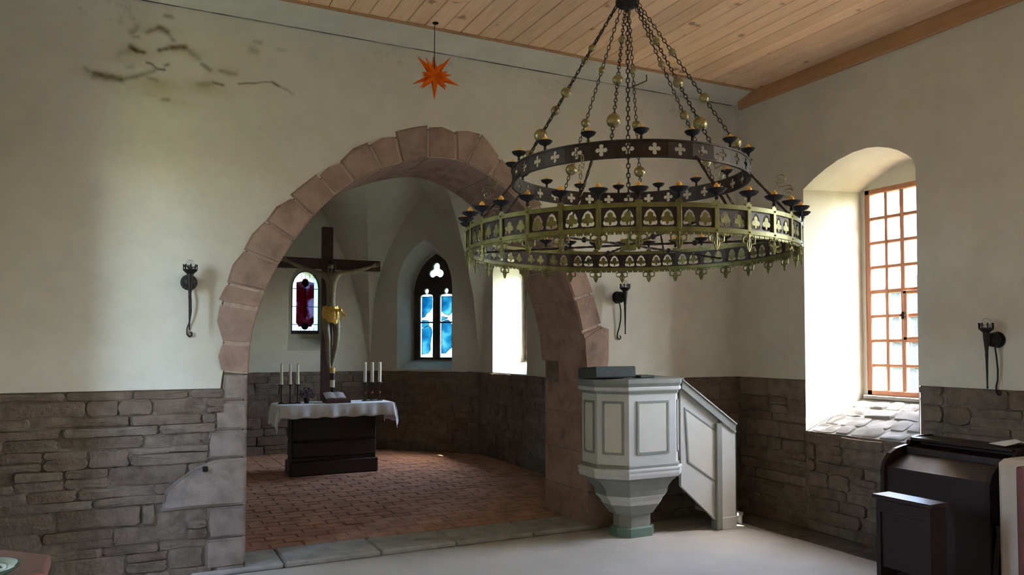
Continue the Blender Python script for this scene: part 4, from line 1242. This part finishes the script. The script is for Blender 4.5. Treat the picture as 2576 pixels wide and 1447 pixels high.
vv = [cp(a, b, c) for a, b, c, _ in J]; rr_ = [q[3] for q in J]
ee = [(0,1),(1,2),(2,3),(3,4),(4,5),(5,6),(6,7),(4,8),(8,9),(9,10),(10,11),(11,12),(12,13),(4,14),(14,15),(15,16),(16,17),(17,18),(18,19),
      (0,20),(20,21),(21,22),(22,23),(23,24),(24,25),(25,26),(0,27),(27,28),(28,29),(29,30),(30,31),(31,32),(32,33)]
# fingers and thumbs
for hand, wr in ((13,12),(19,18)):
    base = vv[hand]; d = (vv[hand]-vv[wr]).normalized(); upv = Vector((0,0,1)); side = d.cross(upv).normalized(); up2 = side.cross(d)
    for k, (off, ln) in enumerate(((-.018,.050),(-.006,.056),(.006,.054),(.018,.044))):
        i0 = len(vv); vv += [base + d*.026 + up2*off, base + d*(.026+ln*.5) + up2*off*1.15 + Vector((0,-.010,0)), base + d*(.026+ln*.8) + up2*off*1.1 + Vector((0,-.026,0))]
        rr_ += [.0085,.0078,.006]; ee += [(hand,i0),(i0,i0+1),(i0+1,i0+2)]
    i0 = len(vv); vv += [base + up2*.022 + d*.004 + Vector((0,-.012,0)), base + up2*.030 + d*.026 + Vector((0,-.026,0))]
    rr_ += [.0088,.007]; ee += [(hand,i0),(i0,i0+1)]
fig = skin_obj('figure', vv, ee, rr_, MAT['skin'], cz)
# face: nose, brow, beard; hair and crown of thorns
hd = cp(824,672,.145)
MB().ball(hd + Vector((-.004,-.047,-.008)), .010, 8, 6, (.7,.9,1.5)).ball(hd + Vector((-.022,-.042,.006)), .008, 8, 6).ball(hd + Vector((.014,-.042,.006)), .008, 8, 6).ball(hd + Vector((-.004,-.042,-.030)), .012, 8, 6, (1.2,.6,.5)).build('face', MAT['skin'], fig, True)
MB().ball(hd + Vector((0,.018,.022)), .058, 14, 10, (1,1,1)).ball(hd + Vector((.046,.0,-.028)), .026, 10, 8, (.8,.9,2.2)).ball(hd + Vector((-.048,.0,-.028)), .026, 10, 8, (.8,.9,2.2)).ball(hd + Vector((-.004,-.036,-.050)), .022, 10, 8, (1,.7,1.3)).build('hair', MAT['hair'], fig, True)
th = MB()
for k in range(3):
    th.tube([hd + Vector((.060*math.cos(t), .060*math.sin(t)*1.0, .028 + .012*math.sin(t*3+k*2.1))) for t in [2*math.pi*q/20 for q in range(20)]], .005, 5, closed=True)
th.build('crown', MAT['hair'], fig)
lc = MB(); rings = []
for k, (py, rx_, ry_) in enumerate(((772,.088,.070),(780,.096,.078),(792,.100,.082),(804,.096,.083),(812,.088,.080))):
    c = cp(828, py, .078)
    rings.append([c + Vector((rx_*math.cos(t)*(1+.05*math.sin(t*9+k)), ry_*math.sin(t)*(1+.05*math.sin(t*9+k)), .018*math.sin(t*2+.6)*(k/4) + .008*math.sin(t*7))) for t in [2*math.pi*q/36 for q in range(36)]])
lc.loft(rings, True, False)
kn = cp(848, 782, .15)
lc.ball(kn, .026, 10, 8, (1,.8,1))
for k in range(4):
    lc.tube([kn, kn + Vector((.03+.012*k, -.005, -.03-.01*k)), kn + Vector((.022+.01*k, .0, -.11+.012*k))], [.012,.016,.006], 6)
    lc.tube([kn + Vector((-.02*k, 0, .004*k)), kn + Vector((-.06-.02*k, -.004, -.012*k)), kn + Vector((-.12-.01*k, .03, -.02*k))], [.008,.010,.006], 6)
lc.build('loincloth', MAT['gold'], cz, True)
MB().plate([(-.06,-.03),(.06,-.03),(.06,.03),(-.06,.03)], [], lambda u,v,w: cp(826,622) + Vector((u,-w,v)), .006).build('title_plate', MAT['cross'], cz) if False else None

# candle stands with three arms, and their candles
def stand(xs_, y, zt_, cr, label, red=False):
    o = empty('candle_stand', (xs_[1], y, TZ+.005), label, 'candle stand', 'three-armed candle stands on the altar')
    zb = TZ + .009
    m = MB().bbox((xs_[0]-.035, y-.02, zb), (xs_[2]+.035, y+.02, zb+.010), .003)
    for xq in xs_: m.lathe([(.026,0),(.024,.008),(.008,.014)], (xq, y, zb+.004), 10)
    m.build('foot', MAT['iron'], o)
    for xq in xs_:
        s_ = MB().lathe([(.007,zb),(.006,zb+.05),(.010,zb+.06),(.006,zb+.07),(.006,zt_-.03),(.012,zt_-.02),(.010,zt_-.012),(.036,zt_-.006),(.036,zt_),(.004,zt_)], (xq, y, 0), 12).build('stem', MAT['iron'], o, True)
        if red: MB().lathe([(.008,0),(.017,.006),(.018,.018),(.010,.026)], (xq, y, zb+.085), 8).build('red_band', MAT['red'], s_)
    return o
def candle(name, x, y, z0, z1, r0, r1, label, group):
    m = MB().lathe([(r0,z0),(r0,z0+.01),(r1,z1-.004),(r1*.6,z1),(.001,z1)], (x, y, 0), 14)
    o = empty(name, (x, y, z0), label, 'candle', group)
    m.build('wax', MAT['wax'], o, True); MB().tube([(x,y,z1-.002),(x+.002,y,z1+.012)], .0015, 5).build('wick', MAT['iron'], o)
    return o
lx = [surv(q, 960, 1, 8.88).x for q in (708,730,749)]; rx = [surv(q, 960, 1, 8.88).x for q in (918,936,955)]
stand(lx, 8.88, 1.063, .0, 'black three-armed candle stand at the left end of the altar')
stand(rx, 8.88, 1.070, .0, 'black three-armed candle stand with red bands at the right end of altar', True)
for k, x in enumerate(lx): candle('altar_candle', x, 8.88, 1.064, 1.293, .020, .0115, 'slim tapering ivory candle, %s of three on the left altar stand' % ('leftmost','middle one','rightmost')[k], 'slim candles on the left stand')
for k, x in enumerate(rx): candle('altar_candle', x, 8.88, 1.071, 1.305, .0205, .0195, 'thick straight ivory candle, %s of three on the right altar stand' % ('leftmost','middle one','rightmost')[k], 'thick candles on the right stand')
# paschal candle in the middle
pcx = surv(836, 960, 1, 8.98).x
pc = empty('paschal_candle', (pcx, 8.98, TZ+.005), 'short thick ivory candle with gold rim beside the cross', 'candle')
MB().lathe([(.05,TZ+.009),(.045,TZ+.02),(.014,TZ+.03),(.014,1.0),(.034,1.006),(.034,1.014),(.004,1.014)], (pcx, 8.98, 0), 14).build('holder', MAT['iron'], pc, True)
MB().lathe([(.0285,1.014),(.0285,1.225),(.02,1.23),(.001,1.23)], (pcx, 8.98, 0), 16).build('wax', MAT['wax'], pc, True)
MB().lathe([(.0292,1.195),(.0296,1.20),(.0296,1.24),(.027,1.243),(.022,1.236)], (pcx, 8.98, 0), 16).build('gold_rim', MAT['gold'], pc, True)
MB().lathe([(.0290,1.10),(.0294,1.105),(.0294,1.175),(.0290,1.18)], (pcx, 8.98, 0), 16).build('painted_band', MAT['book'], pc, True)
# book on a low slanted rest
bx = surv(848, 1000, 1, 8.75).x; by = 8.72
bk = empty('book_rest', (bx, by, TZ+.005), 'dark wooden book rest in the middle of the altar', 'book rest')
MB().plate([(8.66,TZ+.009),(8.90,TZ+.009),(8.90,TZ+.10),(8.885,TZ+.10),(8.70,TZ+.035),(8.69,TZ+.055),(8.66,TZ+.05)], [], lambda u,v,w: Vector((bx-.135+w, u, v)), .27).build('rest', MAT['book'], bk)
ob = empty('open_book', (bx, by+.02, TZ+.05), 'open book lying on the altar book rest', 'book')
ang = math.atan2(.065, .185)
def bmap(u, v, w): return Vector((bx-.02+u, 8.705 + v*math.cos(ang) - w*math.sin(ang), TZ+.040 + v*math.sin(ang) + w*math.cos(ang)))
MB().plate([(-.125,0),(.125,0),(.125,.185),(-.125,.185)], [], bmap, .008).build('cover', MAT['book'], ob)
pg = MB(); rws = []
for k in range(15):
    u = -.115 + .23*k/14; hgt = .012 + .016*abs(math.sin(math.pi*k/14*1.0))*(.25 + .75*abs(math.cos(math.pi*k/14)))
    rws.append([bmap(u, .006, .008), bmap(u, .006, .008+hgt), bmap(u, .179, .008+hgt), bmap(u, .179, .008)])
pg.loft(rws, True, True).build('pages', MAT['pages'], ob)
# potted plant with plum flowers
fx = surv(771, 1000, 1, 8.80).x
fp = empty('potted_flower', (fx, 8.80, TZ+.005), 'small plum coloured flowering plant in a dark pot on the altar', 'plant')
MB().lathe([(.024,0),(.034,.055),(.037,.062),(.033,.064),(.028,.055)], (fx, 8.80, TZ+.009), 14).build('pot', MAT['iron'], fp, True)
lf = MB(); fw = MB(); r2 = random.Random(11)
for k in range(170):
    a = r2.uniform(0, 6.28); e = r2.uniform(-.2, 1.4); d = r2.uniform(.4, 1)
    p = Vector((fx + .115*d*math.cos(a)*math.cos(e), 8.80 + .10*d*math.sin(a)*math.cos(e), TZ+.085 + .10*d*math.sin(e)))
    n_ = Vector((r2.uniform(-1,1), r2.uniform(-1,1), r2.uniform(-.3,1))).normalized(); b_2 = n_.orthogonal().normalized(); c_2 = n_.cross(b_2); s = r2.uniform(.009,.018)
    (lf if k < 95 else fw).add([p-b_2*s, p+c_2*s*.6, p+b_2*s, p-c_2*s*.6], [(0,1,2,3)])
lf.tube([(fx,8.80,TZ+.05),(fx+.01,8.80,TZ+.12)], .006, 5)
lf.build('leaves', MAT['leafpot'], fp, kind='stuff', fix=False); fw.build('petals', MAT['petal'], fp, kind='stuff', fix=False)

# ================================================================== PULPIT
PC = Vector((3.61, 5.14))
PV = [Vector(q) for q in ((3.383,4.85),(3.833,4.85),(4.01,5.027),(4.01,5.37),(3.33,5.37),(3.206,5.25),(3.206,5.027))]
def pz(py, k): return surv(1582, py, 1, PC.y - .29*k).z
def pring(k, z):
    pts = []
    for q in PV:
        s = PC + (q-PC)*k; pts.append(Vector((s.x, min(s.y, YW-.03), z)))
    return pts
pu = empty('pulpit', (PC.x, PC.y, 0), 'grey and white painted polygonal pulpit with panelled stair beside the arch', 'pulpit')
def layer(name, seq, mt):
    return MB().loft([pring(k, pz(py, k)) for k, py in seq], True, True).build(name, mt, pu)
layer('base', [(.44,1358),(.44,1334),(.40,1330)], MAT['pulpit_green'])
layer('pedestal', [(.375,1331),(.375,1300),(.40,1297)], MAT['pulpit_grey'])
layer('corbel', [(.46,1297),(.50,1290),(.58,1279),(.585,1275)], MAT['pulpit_grey'])
layer('corbel', [(.60,1275),(.63,1266),(.72,1256),(.725,1253)], MAT['pulpit'])
layer('corbel', [(.735,1253),(.74,1240),(.80,1232),(.82,1228)], MAT['pulpit_grey'])
layer('cove', [(.83,1228),(.90,1218),(.99,1211)], MAT['pulpit_grey'])
layer('moulding', [(1.0,1210),(1.04,1208),(1.055,1200),(1.05,1193),(1.065,1190),(1.065,1186),(1.03,1183)], MAT['pulpit'])
layer('moulding', [(1.01,1183),(1.01,1176),(.985,1173)], MAT['pulpit_grey'])
body = layer('body', [(.98,1174),(.98,992)], MAT['pulpit'])
layer('moulding', [(1.0,993),(1.02,986)], MAT['pulpit_grey'])
layer('moulding', [(1.03,986),(1.06,983),(1.06,977),(1.045,975)], MAT['pulpit'])
layer('parapet', [(1.04,975),(1.085,966),(1.085,957),(1.06,955)], MAT['pulpit_grey'])
# framed panels on the faces
zlo, zhi = pz(1147,.98), pz(1011,.98)
for i in range(len(PV)):
    if i in (3,): continue
    a = PC + (PV[i]-PC)*.98; b = PC + (PV[(i+1) % len(PV)]-PC)*.98
    t = (b-a); L = t.length; t /= L; n_ = Vector((t.y, -t.x))
    mpp = lambda u, v, w: Vector((a.x + t.x*u + n_.x*w, a.y + t.y*u + n_.y*w, v))
    if a.y > 5.3 and b.y > 5.3: continue
    i0, i1 = L*.16, L*.84
    fr = [(i0,zlo),(i1,zlo),(i1,zhi),(i0,zhi)]; q = .018
    inn2 = [(i0+q,zlo+q),(i1-q,zlo+q),(i1-q,zhi-q),(i0+q,zhi-q)]
    MB().plate(fr, [inn2], mpp, .008).build('panel_frame', MAT['pulpit_grey'], body)
    cs_ = .012
    i_ = [(i0+q+cs_,zlo+q),(i1-q-cs_,zlo+q),(i1-q,zlo+q+cs_),(i1-q,zhi-q-cs_),(i1-q-cs_,zhi-q),(i0+q+cs_,zhi-q),(i0+q,zhi-q-cs_),(i0+q,zlo+q+cs_)]
    MB().plate(i_, [], mpp, .005).build('panel', MAT['pulpit_panel'], body)
# reading desk on the parapet
dz = pz(955, 1.06)
MB().bbox((-.185,-.13,0),(.185,.13,.085), .008, Matrix.Translation((3.325, 5.06, dz+.004)) @ Matrix.Rotation(R(-4), 4, 'X')).build('desk', MAT['pad'], pu)
MB().bbox((-.07,-.06,0),(.07,.06,.022), .006, Matrix.Translation((3.64, 5.02, dz+.001))).build('ledge', MAT['pad'], pu)
# stair: side panel, handrail, newel, end panel, treads
sr = pu                                          # the stair is fixed to the pulpit
YS = 4.965
sm2 = lambda y0: (lambda u, v, w: Vector((u, y0 - w, v)))
S2 = lambda px, py, y=YS: (surv(px, py, 1, y).x, surv(px, py, 1, y).z)
pan_o = [(3.94, S2(1706,972)[1]), S2(1800,1055), (4.31, .06), (3.94, S2(1708,1222)[1])]
sp_ = MB().plate(pan_o, [], sm2(YS), .03).build('side_panel', MAT['pulpit'], sr)
inp = [S2(1719,1030), S2(1793,1085), S2(1796,1210), S2(1727,1160)]
cxp = sum(q[0] for q in inp)/4; czp = sum(q[1] for q in inp)/4
fr_ = [(cxp+(q[0]-cxp)*1.10, czp+(q[1]-czp)*1.06) for q in inp]
MB().plate(fr_, [inp], sm2(YS-.03), .007).build('panel_frame', MAT['pulpit_grey'], sp_)
MB().plate(inp, [], sm2(YS-.03), .004).build('panel', MAT['pulpit_panel'], sp_)
ra, rb_ = S2(1703,955), S2(1838,1066)
rc, rd_ = S2(1836,1087), S2(1703,976)
MB().plate([ra, rb_, rc, rd_], [], sm2(YS+.02), .085).build('handrail', MAT['pulpit_grey'], sr)
MB().plate([(ra[0],ra[1]+.007),(rb_[0]+.005,rb_[1]+.007),rb_,ra], [], sm2(YS+.025), .10).build('rail_cap', MAT['pulpit'], sr)
MB().bbox((4.285, YS-.055, 0), (4.345, YS+.03, S2(1797,1063)[1]), .006).build('newel', MAT['pulpit_grey'], sr)
ex0, ex1 = 4.345, S2(1848,1200,YS-.04)[0]
zA, zB = S2(1812,1066,YS-.04)[1], S2(1845,1088,YS-.04)[1]
MB().plate([(ex0,.10),(ex1,.10),(ex1,zB),(ex0,zA)], [], sm2(YS+.0), .05).build('end_panel', MAT['pulpit'], sr)
MB().plate([(ex0,zA),(ex1+.008,zB),(ex1+.008,zB+.014),(ex0,zA+.014)], [], sm2(YS+.01), .066).build('end_cap', MAT['pulpit'], sr)
MB().bbox((ex1, YS-.05, .10), (ex1+.010, YS+.02, zB), .002).build('edge_strip', MAT['pulpit_green'], sr)
MB().bbox((ex0-.01, YS-.058, 0), (ex1+.004, YS+.01, .10), .004).build('end_plinth', MAT['pulpit'], sr)
for k in range(5):
    xs1 = 4.64 - .165*k; zt_ = .10 + .165*k
    MB().bbox((xs1-.20, YS+.03, zt_-.028), (xs1, YW-.03, zt_), .004).bbox((xs1-.03, YS+.03, max(0, zt_-.165)), (xs1-.012, YW-.03, zt_-.02), .003).build('tread', MAT['pulpit'] if k == 0 else MAT['pulpit_grey'], sr)

# ================================================================== HARMONIUM
hm = empty('harmonium', (4.7, 3.12, 0), 'dark brown harmonium standing against right wall below the window', 'harmonium')
hy0, hy1 = 2.79, 3.50
mpy = lambda y0: (lambda u, v, w: Vector((u, y0 + w, v)))
case = [(4.46,.50),(4.93,.50),(4.93,.862),(4.80,.862),(4.795,.836),(4.66,.822),(4.655,.785),(4.47,.705)]
MB().plate(case, [], mpy(hy0+.02), hy1-hy0-.04).build('case', MAT['darkwood'], hm)
def cheek():
    pts = [(4.44,.47),(4.94,.47),(4.94,.893)] + [(4.80+.0, .893)] + [(4.745,.885),(4.71,.865),(4.695,.838)] + [(4.64,.832),(4.57,.818),(4.51,.79),(4.465,.745),(4.44,.69)]
    return pts
for y0 in (hy0-.005, hy1-.02): MB().plate(cheek(), [], mpy(y0), .026).build('cheek', MAT['darkwood'], hm)
MB().bbox((4.70, hy0+.02, .862), (4.93, hy1-.02, .885), .006).build('lid', MAT['darkwood'], hm)
MB().bbox((4.50, hy0+.03, .06), (4.92, hy1-.02, .50), .008).build('lower_case', MAT['darkwood'], hm)
MB().plate([(4.46,0),(4.94,0),(4.94,.47),(4.46,.47),(4.475,.42),(4.44,.30),(4.42,.12)], [], mpy(hy0-.05), .03).build('end_panel', MAT['darkwood'], hm)
MB().plate([(4.46,0),(4.94,0),(4.94,.47),(4.46,.47),(4.475,.42),(4.44,.30),(4.42,.12)], [], mpy(hy1-.02), .03).build('end_panel', MAT['darkwood'], hm)
MB().bbox((4.478, hy0+.06, .53), (4.494, hy1-.06, .66), .004).build('front_board', MAT['darkwood'], hm) if False else None
for k in (0, 1):
    MB().bbox((4.36, lerp(hy0+.15, hy1-.32, k), .04), (4.50, lerp(hy0+.15, hy1-.32, k)+.17, .06), .004, ).build('pedal', MAT['darkwood'], hm)
# music bench in front
by0, by1 = 2.775, 3.13
bn = empty('music_bench', (3.99, 2.95, 0), 'narrow dark wooden music bench in front of the harmonium', 'bench')
bzt = surv(2270, 1262, 0, 3.95).z + .02
MB().bbox((3.905, by0, bzt-.024), (4.06, by1+.02, bzt), .005).build('seat', MAT['darkwood'], bn)
MB().bbox((3.92, by0+.015, bzt-.10), (4.05, by1, bzt-.024), .004).build('apron', MAT['darkwood'], bn)
for y0 in (by0+.012, by1-.03):
    sd = [(3.915,0),(3.94,0)] + arcpts(3.985, .05, .042, 200, -20, 8) + [(4.03,0),(4.055,0),(4.05,bzt-.03),(3.92,bzt-.03)]
    MB().plate(sd, [], mpy(y0), .028).build('side', MAT['darkwood'], bn)
MB().bbox((3.93, by0+.03, .22), (3.95, by1-.02, bzt-.05), .004).build('front_board', MAT['darkwood'], bn)
# folded sheet on top of the harmonium
pq = [Vector((4.72, 2.86, .894)), Vector((4.90, 2.80, .896)), Vector((4.92, 2.92, .896)), Vector((4.77, 2.99, .894))]
pcn = (pq[0]+pq[1]+pq[2]+pq[3])/4 + Vector((0, -.03, .035))
sh = MB().add(pq + [pcn, (pq[0]+pq[1])/2 + Vector((0,-.01,.022)), (pq[2]+pq[3])/2 + Vector((0,0,.012))], [(0,5,4),(5,1,4),(1,2,4),(2,6,4),(6,3,4),(3,0,4)]).build('folded_sheet', MAT['paper'], None, label='crumpled white sheet lying on the harmonium lid', cat='paper', origin=(4.82, 2.89, .893))
so = sh.modifiers.new('thickness', 'SOLIDIFY'); so.thickness = .002; so.offset = 1
# pale cupboard at the picture edge
cbd = empty('cupboard', (4.65, 2.6, 0), 'pale cupboard with dark red front edge at right picture border', 'cupboard')
MB().bbox((4.42, 2.465, 0), (4.96, 2.735, .86), .03).build('body', MAT['pale'], cbd)
MB().bbox((4.14, 2.425, 0), (4.96, 2.46, .87), .008).build('front_frame', MAT['redwood'], cbd)
MB().bbox((4.36, 2.46, .02), (4.96, 2.475, .84), .004).build('back_board', MAT['redwood'], cbd)

# ================================================================== FONT
FC = Vector((-.515, 3.12)); fa = .27
fo = empty('baptismal_font', (FC.x, FC.y, 0), 'reddish wooden octagonal font at the left picture edge', 'font')
def octo(r_, z): return [Vector((FC.x + r_/math.cos(R(22.5))*math.cos(R(22.5+45*i)), FC.y + r_/math.cos(R(22.5))*math.sin(R(22.5+45*i)), z)) for i in range(8)]
MB().loft([octo(.20,0),octo(.20,.06),octo(.13,.10),octo(.10,.30),octo(.11,.55),octo(.19,.66),octo(.23,.70)], True, True).build('pedestal', MAT['fontwood'], fo)
MB().loft([octo(.25,.70),octo(.27,.71),octo(.27,.745),octo(.262,.752)], True, True).build('top', MAT['fontwood'], fo)
bc = Vector((-.425, 2.945, .753))
MB().lathe([(.040,0),(.045,.004),(.085,.020),(.120,.045),(.122,.049),(.117,.049),(.082,.026),(.045,.010),(.001,.009)], bc, 28).build('glass_bowl', MAT['bowl'], None, True, label='shallow green glass bowl standing on the font', cat='bowl', origin=bc)
